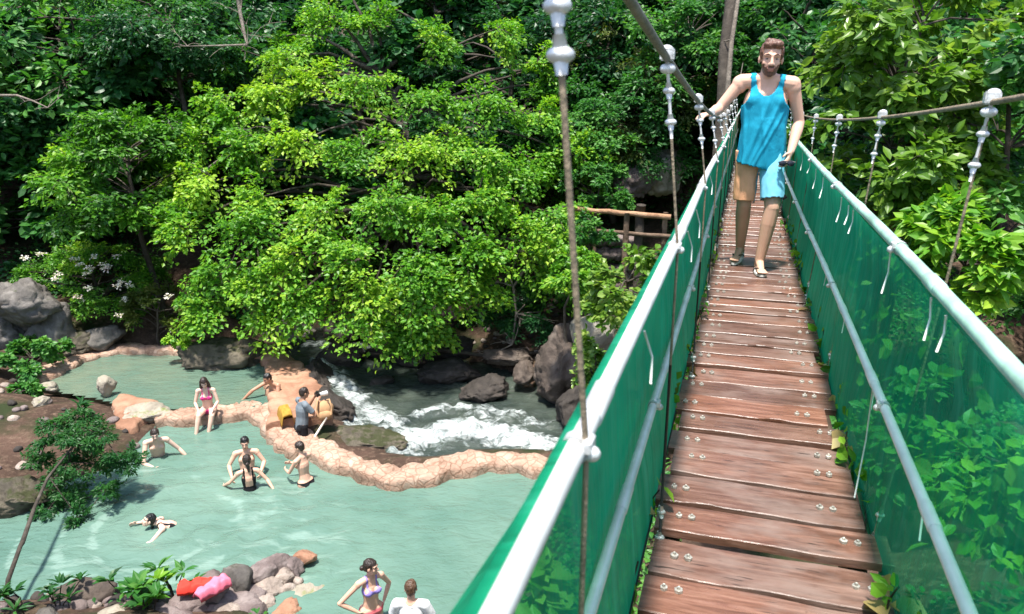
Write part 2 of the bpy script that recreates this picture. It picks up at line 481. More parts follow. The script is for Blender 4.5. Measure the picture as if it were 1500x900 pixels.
RIVER = chaikin(np.vstack([pxpoly([(432, 522), (465, 548), (498, 602), (540, 645), (590, 668), (650, 668), (700, 655), (780, 655), (835, 665)]),
    np.array([[4, 12.4], [9, 12.0], [18, 12.5], [18, 14.8], [9, 14.3], [4, 14.8]]),
    pxpoly([(872, 600), (820, 575), (760, 545), (690, 520), (600, 500), (540, 488), (480, 484), (430, 495)])]))
def sdf(P, poly):
    A = poly; B = np.roll(poly, -1, 0)
    best = np.full(len(P), 1e9); ins = np.zeros(len(P), bool)
    for a, b in zip(A, B):
        e = b - a; w = P - a
        t = np.clip((w @ e) / max(e @ e, 1e-12), 0, 1)
        d = np.hypot(*(w - t[:, None] * e).T); best = np.minimum(best, d)
        c = ((a[1] <= P[:, 1]) & (b[1] > P[:, 1])) | ((b[1] <= P[:, 1]) & (a[1] > P[:, 1]))
        if abs(e[1]) > 1e-12:
            xi = a[0] + (P[:, 1] - a[1]) / e[1] * e[0]
            ins ^= c & (P[:, 0] < xi)
    return np.where(ins, -best, best)
def sstep(a, b, x):
    t = np.clip((x - a) / (b - a), 0, 1); return t * t * (3 - 2 * t)
YAW = math.atan2((1099 - 750) / FPX, CP + SP * (450 - 132) / FPX)
BV = np.array([math.sin(YAW), math.cos(YAW)]); BR = np.array([math.cos(YAW), -math.sin(YAW)])
DECK_Z = 5.1
def bridge_w(u, v, w=0.0):
    q = BR * u + BV * v
    return np.array([q[0], q[1], DECK_Z + w])
BEND = bridge_w(.15, 21.5)
def height(P):
    P = np.asarray(P, float).reshape(-1, 2)
    d = np.minimum(np.minimum(sdf(P, POOL), sdf(P, UPPER)), sdf(P, RIVER))
    dp = sdf(P, POOL); du = sdf(P, UPPER)
    X, Y = P[:, 0], P[:, 1]
    D = np.maximum(d, 0)
    wf = sstep(15.5, 19.5, Y + .12 * np.abs(np.minimum(X + 9, 0)))
    wn = (1 - sstep(6.5, 9.5, Y)) * (1 - wf)
    wr = sstep(.3, 1.6, X) * (1 - wf) * (1 - wn)
    wl = np.maximum(1 - wf - wn - wr, 0)
    zf = 20 * (1 - np.exp(-.52 * D / 20)); zn = 4.5 * (1 - np.exp(-.62 * D / 4.5))
    zr = 3.3 * (1 - np.exp(-1.15 * D / 3.3)) + .12 * np.maximum(D - 4, 0); zl = 4 * (1 - np.exp(-.33 * D / 4))
    z = (wf * zf + wn * zn + wr * zr + wl * zl) / np.maximum(wf + wn + wr + wl, 1e-6)
    P3 = np.column_stack([P, np.zeros(len(P))])
    z = z + .22 * fbm(P3 * .7, 4, 5) * np.minimum(1, D * .8)
    bed = -.25 - np.minimum(.85, np.maximum(-d, 0) * .7)
    bed = np.where(du < 0, np.maximum(bed, -.5), bed)
    z = np.where(d > 0, z, bed)
    g = np.exp(-((X - BEND[0]) ** 2 + (Y - BEND[1] - 1.5) ** 2) / 9.0)
    z = np.where(d > 0, np.maximum(z, 5.2 * g), z)
    g0 = np.exp(-((X) ** 2 + (Y + 3.2) ** 2) / 5.0)
    return np.maximum(z, np.where(d > 0, 5.0 * g0, -9))

def grid(x0, x1, y0, y1, st):
    xs = np.arange(x0, x1 + 1e-6, st); ys = np.arange(y0, y1 + 1e-6, st)
    gx, gy = np.meshgrid(xs, ys); P = np.column_stack([gx.ravel(), gy.ravel()])
    nx = len(xs); i = np.arange(len(P)).reshape(len(ys), nx)
    F = np.column_stack([i[:-1, :-1].ravel(), i[:-1, 1:].ravel(), i[1:, 1:].ravel(), i[1:, :-1].ravel()])
    return P, F
def compact(V, F, T=None):
    u, inv = np.unique(F, return_inverse=True)
    return (V[u], inv.reshape(F.shape), None if T is None else T[u])

gx = np.concatenate([np.arange(-60, -16, 1.2), np.arange(-16, 10, .2), np.arange(10, 40, 1.0)])
gy = np.concatenate([np.arange(-12, -2, .8), np.arange(-2, 23, .2), np.arange(23, 85, 1.2)])
GX, GY = np.meshgrid(gx, gy); P = np.column_stack([GX.ravel(), GY.ravel()])
idx = np.arange(len(P)).reshape(len(gy), len(gx))
F = np.column_stack([idx[:-1, :-1].ravel(), idx[:-1, 1:].ravel(), idx[1:, 1:].ravel(), idx[1:, :-1].ravel()])
Z = height(P)
mb = MB(); mb.add(np.column_stack([P, Z]), F); tag(mb.build('ground', M['soil']), kind='structure')

def water_sheet(name, poly, z, st, mat, grow, tintf, dispf=None):
    lo = poly.min(0) - .6; hi = poly.max(0) + .6
    P, F = grid(lo[0], hi[0], lo[1], hi[1], st)
    d = sdf(P, poly); keep = (d[F] < grow).all(1); F = F[keep]
    T = tintf(P, d); zz = np.full(len(P), z) if dispf is None else dispf(P, d)
    V, F, T = compact(np.column_stack([P, zz]), F, np.column_stack([T, T * 0, T * 0]))
    m = MB(); m.add(V, F, 0, T); return tag(m.build(name, mat), kind='structure')
SW = at_z(240, 772, 0)[:2]; WALLTIP = at_z(460, 835, 0)[:2]; RIPP = at_z(340, 760, 0)[:2]
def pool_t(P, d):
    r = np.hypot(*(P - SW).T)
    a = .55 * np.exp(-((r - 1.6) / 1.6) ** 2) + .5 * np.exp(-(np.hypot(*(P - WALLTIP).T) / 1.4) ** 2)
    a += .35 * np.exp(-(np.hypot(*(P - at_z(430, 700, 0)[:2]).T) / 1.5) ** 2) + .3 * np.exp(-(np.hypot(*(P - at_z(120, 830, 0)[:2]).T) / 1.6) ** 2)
    # pale ring arcs round the swimmer, painted as sky reflections on the waves
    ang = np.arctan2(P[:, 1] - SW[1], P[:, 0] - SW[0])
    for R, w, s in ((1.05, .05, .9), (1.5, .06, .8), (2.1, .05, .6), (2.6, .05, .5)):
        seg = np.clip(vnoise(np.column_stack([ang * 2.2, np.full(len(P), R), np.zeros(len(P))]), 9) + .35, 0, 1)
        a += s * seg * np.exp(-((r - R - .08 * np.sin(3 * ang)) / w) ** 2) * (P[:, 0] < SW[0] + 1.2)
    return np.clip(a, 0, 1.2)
def pool_z(P, d):
    z = np.zeros(len(P))
    for c, amp, wl, dec in ((SW, .028, .55, 2.2), (at_z(362, 690, 0)[:2], .014, .45, 1.6), (at_z(447, 705, 0)[:2], .012, .45, 1.5),
                            (at_z(235, 668, 0)[:2], .010, .5, 1.5), (at_z(560, 905, 0)[:2], .014, .6, 1.6), (WALLTIP, .016, .5, 1.6)):
        r = np.hypot(*(P - c).T); z += amp * np.sin(2 * PI * r / wl) * np.exp(-r / dec) * np.minimum(1, r / .3)
    P3 = np.column_stack([P * np.array([1.0, 1.9]) * 1.6, np.zeros(len(P))])
    return z + .010 * fbm(P3, 3, 31)
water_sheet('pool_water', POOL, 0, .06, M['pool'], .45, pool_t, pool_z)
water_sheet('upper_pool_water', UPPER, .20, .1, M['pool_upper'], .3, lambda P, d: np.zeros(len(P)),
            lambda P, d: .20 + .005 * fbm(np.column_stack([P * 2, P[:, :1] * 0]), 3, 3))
def pl_dist(P, pts):
    best = np.full(len(P), 1e9)
    for a, b in zip(pts[:-1], pts[1:]):
        e = b - a; w = P - a; t = np.clip((w @ e) / (e @ e), 0, 1)
        best = np.minimum(best, np.hypot(*(w - t[:, None] * e).T))
    return best
FOAM = [(pxpoly([(470, 540), (505, 570), (540, 600), (590, 625), (640, 640)]), .42, .85), (pxpoly([(500, 600), (540, 640), (600, 662)]), .35, .8),
        (pxpoly([(610, 600), (670, 590), (720, 592), (760, 600)]), .22, .75), (pxpoly([(600, 640), (680, 622), (750, 635), (830, 650), (870, 660)]), .5, 1.05),
        (pxpoly([(690, 600), (760, 610), (820, 615)]), .3, .6), (pxpoly([(450, 512), (500, 508), (545, 512)]), .35, .5)]
def riv_t(P, d):
    a = np.zeros(len(P))
    for pts, w, s in FOAM: a = np.maximum(a, s * np.exp(-(pl_dist(P, pts) / w) ** 2))
    return a
def riv_z(P, d):
    t = riv_t(P, d); P3 = np.column_stack([P * np.array([1.0, 1.5]), np.zeros(len(P))])
    base = -.12 + .20 * sstep(-2.5, -5.0, P[:, 0]) * 1.0
    return base + .05 * fbm(P3 * 1.7, 3, 17) + t * (.16 * np.abs(fbm(P3 * 2.6, 4, 23)) + .06 * fbm(P3 * 7, 3, 29)) + .05 * t
water_sheet('river_water', RIVER, 0, .05, M['river'], .35, riv_t, riv_z)

# ------------------------------------------------------------------ pool rims
def resample(p, st):
    s = np.concatenate([[0], np.cumsum(np.linalg.norm(np.diff(p, axis=0), axis=1))])
    q = np.arange(0, s[-1], st); return np.column_stack([np.interp(q, s, p[:, k]) for k in range(p.shape[1])]), q
def rim(name, pts, z, w, mat, label, depth=1.0, seed=0, wv=None):
    p = chaikin(pxpoly(pts, z), 3, False); p, s = resample(p, .035)
    t = norm(np.gradient(p, axis=0)); nrm = np.column_stack([t[:, 1], -t[:, 0]])
    ww = np.full(len(p), w) if wv is None else np.interp(s / s[-1], np.linspace(0, 1, len(wv)), wv)
    prof = np.array([(-.52, -depth), (-.54, -.30), (-.535, -.10), (-.52, -.03), (-.46, 0), (-.3, .012), (-.18, .02), (-.06, .025), (.06, .025), (.18, .02), (.3, .012), (.46, 0), (.52, -.03), (.535, -.10), (.54, -.30), (.52, -depth)])
    k = len(prof); V = []
    for j, (a, h) in enumerate(prof):
        V.append(np.column_stack([p + nrm * (a * ww)[:, None], np.full(len(p), z + h)]))
    V = np.stack(V, 1).reshape(-1, 3)
    # stone by stone lumps along both edges, worn dips along the top
    sl = np.repeat(s, k); sd = np.tile(np.sign(prof[:, 0]), len(p)); ed = np.tile(np.abs(prof[:, 0]) / .54, len(p)) ** 2
    lump = np.abs(np.sin(sl * 5.2 + sd * 1.3 + 2 * vnoise(np.column_stack([sl * .8, sd * 5, sl * 0]), seed)))
    nn = np.repeat(nrm, k, 0) * sd[:, None]
    V[:, :2] += nn * (ed * (.10 * (lump - .5) + .10 * vnoise(np.column_stack([sl * 1.1, sd * 9, sl * 0]), seed + 3)))[:, None]
    V[:, 2] += .045 * fbm(V * 2.6, 4, seed) + .03 * ed * (lump - .6)
    V += norm(V - np.repeat(np.column_stack([p, np.full(len(p), z - .2)]), k, 0)) * (.022 * fbm(V * 9, 3, seed + 8))[:, None]
    n = len(p); i = np.arange(n * k).reshape(n, k)
    Fq = np.column_stack([i[:-1, :-1].ravel(), i[1:, :-1].ravel(), i[1:, 1:].ravel(), i[:-1, 1:].ravel()])
    m = MB(); m.add(V, Fq); m.add(np.zeros((0, 3)), [])
    m.f.append((i[0][None, ::-1], 0, False)); m.f.append((i[-1][None, :], 0, False))
    return tag(m.build(name, mat), label, 'pool wall')
rim('pool_wall', [(812, 680), (770, 672), (710, 668), (655, 678), (600, 692), (555, 690), (505, 675), (462, 655), (432, 640), (412, 622), (393, 602), (365, 596), (335, 597), (300, 602), (240, 606), (225, 608)],
    .20, .58, M['rim_stone'], 'long winding wall of tan reddish stones between the turquoise pool and the rapids', 1.2, 3, [.36, .42, .42, .48, .52, .58, .58, .52, .5, .46])
rim('pool_wall', [(40, 553), (75, 540), (115, 519), (160, 508), (210, 507), (265, 511), (285, 512)], .32, .62, M['rim_stone'],
    'pale curved stone wall along the far left side of the upper pool', .8, 41, [.55, .62, .62, .58, .5, .4])
rim('pool_wall', [(350, 519), (375, 516), (400, 520), (418, 533), (428, 550), (434, 572), (440, 592), (436, 615)], .36, .75, M['rock_red'],
    'short orange stone wall closing the upper pool beside the river', .9, 77, [.5, .6, .7, .85, 1.0, 1.1, 1.0])

# ------------------------------------------------------------------ rocks
def rock_mesh(mb, c, r, seed, rz=0.0, cuts=7, rough=.16, mat=0, sub=4, tilt=0.0):
    bm = bmesh.new(); bmesh.ops.create_icosphere(bm, subdivisions=sub, radius=1.0)
    bm.verts.index_update()
    V = np.array([v.co[:] for v in bm.verts]); Fc = np.array([[v.index for v in f.verts] for f in bm.faces]); bm.free()
    g = np.random.default_rng(seed)
    for _ in range(cuts):                          # knock flat facets off
        n = norm(g.normal(size=3)); dd = g.uniform(.55, .9)
        o = V @ n - dd; V = V - np.outer(np.maximum(o, 0) * .9, n)
    V = V * (1 + rough * fbm(V * 1.6 + seed * 3.1, 4, seed % 97))[:, None] + .055 * fbm(V * 5 + seed, 4, seed % 51, .62)[:, None] * V
    V = V * (1 - .10 * np.exp(-(fbm(V * 1.7 + seed * 1.7, 3, seed % 43) / .07) ** 2) * (sub > 3))[:, None]
    V = V * np.asarray(r)
    R = np.array(Euler((tilt, tilt * .6, rz)).to_matrix()); V = V @ R.T + np.asarray(c)
    mb.add(V, Fc, mat)
def rock(name, c, r, seed, mat, label, cat='rock', **kw):
    o_c = np.asarray(c, float); m = MB(); rock_mesh(m, (0, 0, 0), r, seed, **kw)
    o = m.build(name, M[mat]); o.location = tuple(o_c); return tag(o, label, cat, kw.get('group'))
def gz(x, y): return float(height([[x, y]])[0])
ROCKS = [ # px, py, z, (rx,ry,rz), mat, label
 (322, 520, .35, (1.05, .75, .55), 'rock_moss', 'large mossy boulder at the back edge of the upper pool', .2),
 (38, 446, 1.6, (.85, .7, .72), 'rock_grey', 'big pale grey boulder on the left bank beneath the flowering bush', .5),
 (80, 485, .9, (.62, .6, .72), 'rock_grey', 'dark grey upright boulder leaning against the big pale one', 1.2),
 (12, 492, .8, (.72, .6, .6), 'rock_grey', 'grey boulder at the left edge under the big pale boulder', 2.0),
 (8, 440, 1.7, (.5, .5, .5), 'rock_grey', 'craggy grey boulder at the left edge behind the big pale boulder', 2.6),
 (62, 470, 1.1, (.4, .35, .42), 'rock_pale', 'small pale broken boulder wedged between the grey boulders at left', 1.9),
 (105, 502, .55, (.62, .5, .38), 'rock_moss', 'squat brown grey boulder behind the pale upper pool wall', .3),
 (152, 492, .62, (.52, .4, .36), 'rock_grey', 'small rounded grey boulder behind the pale upper pool wall', .9),
 (204, 610, .10, (.62, .52, .22), 'rock_pale', 'flat greenish stone at the corner of the turquoise pool', .4),
 (156, 566, .42, (.22, .18, .28), 'rock_pale', 'small pale rock with yellow moss on the dirt bank', .7),
 (70, 566, .35, (.26, .2, .13), 'rock_pale', 'flat whitish stone on the dirt bank by the upper pool', .1),
 (60, 590, .4, (.22, .16, .12), 'rock_pale', 'whitish stone on the dirt bank beside green leaves', 1.1),
 (28, 728, .15, (.65, .5, .32), 'rock_moss', 'yellowish hollowed boulder at the left edge of the pool', .6),
 (468, 562, -.02, (.45, 1.0, .50), 'rock_dark', 'dark brown rock face below the orange wall beside the rapids', .35),
 (484, 600, .05, (.55, .85, .42), 'rock_dark', 'brown rock hump behind the photographer at the river edge', .5),
 (530, 645, .02, (.95, .50, .28), 'rock_moss', 'low mossy green boulder between the long wall and the rapids', -.35),
 (500, 523, .18, (.60, .42, .36), 'rock_dark', 'wet black boulder under the white cascade', .1),
 (420, 488, .3, (.85, .6, .5), 'rock_grey', 'shaded grey boulder under the overhanging tree', .2),
 (505, 482, .35, (.6, .5, .45), 'rock_dark', 'shaded dark boulder upstream of the cascade', .7),
 (600, 520, .1, (1.1, .6, .4), 'rock_dark', 'long dark flat boulder at the far river edge', .1),
 (655, 545, .05, (.8, .5, .35), 'rock_dark', 'low dark boulder in mid river behind the foam', .3),
 (715, 570, .05, (.62, .48, .34), 'rock_dark', 'rounded brown boulder with a wet white edge in the river', .4),
 (770, 548, .25, (.30, .27, .32), 'rock_brown', 'small reddish boulder at the foot of the far bank', .8),
 (745, 522, .35, (.75, .5, .24), 'rock_brown', 'flat brown ledge rock on the far bank under roots', .2),
 (662, 512, .35, (.7, .5, .35), 'rock_dark', 'dark boulder on the far bank under the drooping leaves', .2),
 (830, 535, .7, (.85, .7, .95), 'rock_brown', 'tall rugged grey boulder on the right bank of the rapids', .5),
 (848, 598, .2, (.6, .5, .6), 'rock_dark', 'dark boulder at the right edge of the rapids', .9),
 (865, 490, 1.5, (.55, .5, .55), 'rock_pale', 'cracked pale brown boulder above the right river bank', .3),
 (905, 560, .9, (.8, .7, .6), 'rock_brown', 'grey boulder behind the green net near the rapids', .3),
 (640, 460, 1.0, (.6, .5, .6), 'rock_dark', 'shaded boulder up the far bank behind hanging leaves', .3),
 (965, 250, 4.4, (.9, .7, .7), 'rock_pale', 'pale brown rock outcrop in the forest beyond the wooden fence', .6),
 (930, 265, 4.2, (.6, .6, .5), 'rock_purple', 'brown rock beside the pale forest outcrop', 1.6),
 (118, 876, .12, (.42, .24, .22), 'rock_brown', 'slanted grey brown slab on the near bank beside dark leaves', .5),
 (172, 908, .25, (.26, .18, .15), 'rock_pale', 'pale broken stone on the near bank in the grass', .2),
 (70, 908, .2, (.22, .2, .14), 'rock_grey', 'grey stone at the bottom left among ground plants', 1.3),
 (560, 560, -.05, (.3, .2, .2), 'rock_dark', 'small dark stone in the middle of the rapids', .3),
]
for i, (px, py, z, r, mt, lab, rz) in enumerate(ROCKS):
    rock('boulder', at_z(px, py, z), r, 101 + i * 7, mt, lab, rz=rz, sub=5 if max(r) > .55 else 4, cuts=12)
# orange slab and pale stone sunk under the water
def slab(name, px, z, h, mat, label, seed):
    p = chaikin(pxpoly(px, z), 2); c = p.mean(0); n = len(p); V = []; 
    for f, zz in ((1.03, -h), (1.02, -.05), (.97, 0), (.8, .02), (.55, .03), (.28, .035)):
        V.append(np.column_stack([c + (p - c) * f, np.full(n, z + zz)]))
    V = np.vstack(V + [np.array([[c[0], c[1], z + .035]])]); V[:, 2] += .035 * fbm(V * 2.2, 4, seed); V[:, :2] += (.05 * fbm(V * 3.5, 3, seed + 1))[:, None]
    fs = []
    for k in range(5):
        for j in range(n): fs.append((k * n + j, k * n + (j + 1) % n, (k + 1) * n + (j + 1) % n, (k + 1) * n + j))
    for j in range(n): fs.append((5 * n + j, 5 * n + (j + 1) % n, 6 * n))
    m = MB(); m.add(V, fs); return tag(m.build(name, M[mat]), label, 'rock')
slab('rock_slab', [(168, 578), (185, 575), (215, 583), (237, 590), (228, 600), (205, 612), (192, 628), (172, 622), (165, 600)], .24, .5, 'rock_red', 'flat orange rock slab between the dirt bank and the two pools', 5)
rock('sunken_stone', at_z(448, 868, -.10), (.62, .50, .12), 991, 'rock_pale', 'pale stone lying just under the water beyond the wall tip', rz=.5)
rock('boulder', at_z(418, 896, -.08), (.26, .22, .16), 993, 'rock_red', 'reddish rock low in the water right of the stone wall', rz=.5)

# dry stone wall running out into the pool: every stone is part of one wall
wall = MB(); g = np.random.default_rng(5)
WP = [(445, 818, .10, .17, 1), (425, 832, .10, .22, 0), (400, 830, .16, .26, 0), (378, 842, .17, .25, 0), (348, 853, .20, .30, 2), (415, 850, .03, .20, 3), (395, 862, .05, .22, 3), (372, 868, .06, .22, 0),
      (352, 885, .05, .25, 0), (330, 878, .12, .24, 0), (305, 872, .20, .30, 0), (285, 885, .20, .30, 0), (268, 892, .18, .26, 2), (300, 900, .05, .3, 0), (330, 905, .03, .28, 3), (360, 903, -.03, .26, 0), (383, 885, -.03, .2, 3), (250, 905, .15, .3, 0), (315, 855, .16, .22, 0), (290, 865, .2, .2, 2)]
for i, (px, py, z, r, mt) in enumerate(WP):
    rock_mesh(wall, at_z(px, py, z), (r * g.uniform(.8, 1.15), r * g.uniform(.62, .9), r * g.uniform(.55, .8)), 300 + i, g.uniform(-.3, .9), 5, .1, mt, 4, g.uniform(-.3, .3))
for i in range(60):
    t = g.random(); px = 300 + 120 * t + g.normal(0, 9); py = 905 - 62 * t + g.normal(0, 7)
    rock_mesh(wall, at_z(px, py, .02), np.array([.075, .06, .05]) * g.uniform(.7, 1.4), 600 + i, g.uniform(0, 3), 3, .1, 3, 2)
tag(wall.build('stone_wall', [M['rock_purple'], M['rock_red'], M['rock_grey'], M['pebble']]), 'low wall of piled purple grey stones jutting into the turquoise pool', 'stone wall')

# pebbles and stones littering the banks
pb = MB()
for i in range(260):
    if i < 45: p = at_z(g.uniform(0, 200), g.uniform(560, 720), .1)
    elif i < 190: p = at_z(g.uniform(640, 880), g.uniform(470, 560), .1)
    else: p = at_z(g.uniform(0, 420), g.uniform(868, 900), .1)
    h = gz(p[0], p[1])
    if h < .02: continue
    rock_mesh(pb, (p[0], p[1], h + .01), np.array([.1, .08, .06]) * g.uniform(.5, 1.5), 2000 + i, g.uniform(0, 3), 3, .1, int(g.integers(0, 3)), 2)
tag(pb.build('gravel', [M['pebble'], M['rock_dark'], M['rock_purple']]), kind='stuff')

# ================================================================== the bridge
bridge = empty('suspension_bridge', (0, 0, DECK_Z), -YAW)
tag(bridge, 'narrow suspension footbridge of brown planks with green netting and grey pipe handrails', 'footbridge')
g = np.random.default_rng(21)
UL, UR = -.19, .49
VEND = 21.5
dk = MB(); v = -1.6
BREAKS = [2.0, 2.21, 2.43, 2.65, 2.86, 3.06, 3.28]
i = 0; nuts = []
def plank(mb, v0, v1, ul, ur, tint, seed):
    nu = 15; th = .030; gg = np.random.default_rng(seed)
    us = np.linspace(ul, ur, nu)
    e0 = v0 + .008 * vnoise(np.column_stack([us * 6, np.full(nu, seed * 1.3), us * 0]), 2); e1 = v1 + .008 * vnoise(np.column_stack([us * 6, np.full(nu, seed * 2.1), us * 0]), 4)
    if gg.random() < .35:
        k = gg.integers(0, nu - 2); e0[k:k + 2] += gg.uniform(.006, .02)
    dz = gg.normal(0, .004); tl = gg.normal(0, .006); tw = gg.normal(0, .003); b = .003
    rows = []
    for vv, zz in ((e0 + .0, -th), (e0, -b), (e0 + b, 0.0), (e1 - b, 0.0), (e1, -b), (e1, -th)):
        f = (vv - v0) / (v1 - v0)
        rows.append(np.column_stack([us + 0 * vv, vv, zz + dz + tl * (us - .15) + tw * (f - .5)]))
    V = np.vstack(rows); i = np.arange(6 * nu).reshape(6, nu); fs = []
    for r in range(6):
        r2 = (r + 1) % 6
        for c in range(nu - 1): fs.append((i[r, c], i[r, c + 1], i[r2, c + 1], i[r2, c]))
    fs.append(tuple(i[:, 0])); fs.append(tuple(i[::-1, -1]))
    mb.add(V, fs, 0, tint, smooth=False)
    return dz
seedp = 1
while v < VEND:
    w = g.uniform(.185, .235) if v < 9 else g.uniform(.16, .22)
    gap = g.uniform(.016, .030) if g.random() < .7 else g.uniform(.03, .045)
    ul = UL + g.normal(0, .012) - (.03 if g.random() < .15 else 0); ur = UR + g.normal(0, .022)
    tint = (g.random(), g.random(), .5)
    dz = plank(dk, v, v + w - gap, ul, ur, tint, seedp); seedp += 1
    if v < 13:
        vm = v + w * g.uniform(.35, .6)
        for uu, s in ((ul + g.uniform(.05, .08), 1), (ur - g.uniform(.06, .10), -1)):
            for q in range(2):
                pu = uu + s * q * .042; r = g.uniform(.0105, .0135)
                ang = np.arange(6) * PI / 3 + g.random()
                ring = np.column_stack([pu + r * np.cos(ang), vm + r * np.sin(ang), np.full(6, dz + .001)]); top = ring.copy(); top[:, 2] += .009
                dk.add(np.vstack([ring, top]), [tuple(range(6, 12))] + [(k, (k + 1) % 6, 6 + (k + 1) % 6, 6 + k) for k in range(6)], 1, smooth=False)
                dk.tube([(pu, vm, dz + .008), (pu, vm, dz + .017)], .0055, 6, 1)
    v += w
dk.build('deck', [M['deck'], M['nut']], bridge)
for u in (-.14, .44):
    st = MB(); st.box((u, (VEND - 1.6) / 2, -.085), (.03, (VEND + 1.6) / 2, .045)); st.build('stringer', M['wood_post'], bridge)
def along(v0, v1, st, u, w, amp, seed):
    vs = np.arange(v0, v1, st); z = vs * 0
    return np.column_stack([u + amp * vnoise(np.column_stack([vs * .45, z + seed, z]), seed), vs, w + amp * vnoise(np.column_stack([vs * .4, z + seed * 2, z]), seed + 1)])
def pipe_rail(u, w, r, mat, seed, joint0, jst, clampat, ties=()):
    m = MB(); pts = along(-1.6, VEND, .25, u, w, .008, seed); m.tube(pts, r, 14)
    f = lambda vv: np.array([np.interp(vv, pts[:, 1], pts[:, k]) for k in range(3)])
    v = joint0
    while v < VEND - 1:
        a, b = f(v - .055), f(v + .055)
        m.tube([f(v - .06), f(v - .055), a * .5 + b * .5, f(v + .055), f(v + .06)], [r, r * 1.13, r * 1.13, r * 1.13, r], 14); v += jst
    o = m.build('handrail', mat, bridge)
    for v in clampat:                                     # wire rope clips where the hangers pass
        c = f(v); cm = MB(); s = 1 if u < .1 else -1
        cm.tube([c + [0, -.012, 0], c + [0, .012, 0]], r * 1.22, 14)
        cm.ball(c + [s * r * 1.35, 0, -r * .3], (.013, .011, .011)); cm.box(c + [s * r * 1.15, 0, r * .5], (.006, .016, .009), None, 0, None, .002)
        cm.build('rail_clamp', M['clamp'], o)
    return o, f
HL = [.87, 2.2, 3.7, 5.15, 6.6, 8.0, 9.5, 11.0, 12.5, 14.0]
HR = [.90, 2.40, 4.0, 5.55, 7.1, 8.6, 10.1, 11.6, 13.1, 14.6]
railL, fL = pipe_rail(-.187, .95, .0160, M['galv'], 3, 1.02, 1.45, HL[:6])
midL, fmL = pipe_rail(-.212, .45, .0135, M['galv'], 5, 1.62, .95, HL[1:6])
railR, fR = pipe_rail(.453, .95, .0168, M['pipe_green'], 7, 1.95, 1.3, HR[1:6])
midR, fmR = pipe_rail(.474, .45, .0145, M['pipe_white'], 9, 1.75, .9, HR[1:6])
def tie(rail, a, b):
    t = MB(); a, b = np.array(a, float), np.array(b, float); mid = (a + b) / 2 + [.008, .01, 0]
    t.tube([a, mid, b], .0028, 5); t.build('cable_tie', M['tie'], rail)
for k, v in enumerate([1.75, 1.9, 2.45, 3.3, 3.45, 3.7, 4.6, 5.1, 5.6, 6.4]):
    c = fR(v); tie(railR, c + [-.015, 0, -.02], c + [-.03 + .02 * g.random(), g.normal(0, .03), -.10 - .06 * g.random()])
for k, v in enumerate([1.45, 2.6, 3.1, 4.4]):
    c = fL(v); tie(railL, c + [.015, 0, -.02], c + [.03, .03 + g.normal(0, .04), -.12 - .05 * g.random()])
for k, v in enumerate([1.9, 2.7, 3.6, 4.5]):
    c = fmR(v); tie(midR, c + [.01, 0, -.015], c + [.02, g.normal(0, .04), -.14])
tie(midR, fmR(2.62), (.47, 2.62, .012))
# netting: outside both rails, laced to deck edge and pipes
def net(sd, seed):
    vs = np.arange(-1.6, VEND, .05); nv = len(vs)
    base = UL - .015 if sd < 0 else UR + .012; mid = -.226 if sd < 0 else .508; top = -.204 if sd < 0 else .470
    prof = [(base, -.05), (base, .0), (base + .6 * (mid - base), .18), (mid + sd * .004, .32), (mid, .45), (mid + sd * .008, .56), (mid + sd * .013, .68), (top + sd * .016, .80), (top + sd * .014, .88), (top + sd * .009, .94), (top + sd * .006, .972), (top - sd * .018, .981), (top - sd * .03, .979)]
    if sd < 0: prof = prof[:7] + [(-.226, .80), (-.216, .87), (-.211, .91), (-.211, .940), (-.201, .965), (-.187, .969)]
    if sd > 0: prof = prof[:7] + [(.505, .80), (.500, .87), (.487, .915), (.470, .926), (.450, .928)]
    k = len(prof); V = np.zeros((nv, k, 3)); T = np.zeros((nv, k, 3))
    for j, (u, w) in enumerate(prof):
        amp = (.012 if sd < 0 else .018) * math.sin(PI * min(1, max(0, w) / 1.0)) + .003
        q = np.column_stack([vs * 1.7, np.full(nv, w * 2.2), np.full(nv, seed * 3.0)])
        dsp = amp * (1.0 + 1.0 * vnoise(q, seed) + .5 * vnoise(q * 3.1, seed + 1)) if w < .9 else 0 * vs
        if .5 < w < .92: dsp = dsp + .035 * np.exp(-((vs - .35) / .45) ** 2) * (sd < 0) + .012 * np.abs(np.sin(vs * 2.05 + seed)) ** 2 * (w - .45)
        V[:, j, 0] = u + sd * dsp; V[:, j, 1] = vs + .01 * vnoise(q * 2, seed + 5); V[:, j, 2] = w + (0 if j < 9 or sd < 0 else .006 * vnoise(q * 2.2, seed + 7))
        tr = (.48 * (1 - sstep(.9, 1.5, vs)) + .03) if sd < 0 else (.42 * (1 - sstep(2.6, 4.6, vs)) + .03)
        T[:, j, 0] = tr if j < 9 else np.minimum(tr, .1)
    i = np.arange(nv * k).reshape(nv, k)
    Fq = np.column_stack([i[:-1, :-1].ravel(), i[1:, :-1].ravel(), i[1:, 1:].ravel(), i[:-1, 1:].ravel()])
    m = MB(); m.add(V.reshape(-1, 3), Fq, 0, T.reshape(-1, 3)); return m.build('safety_net', M['net'], bridge)
net(-1, 2); net(1, 6)
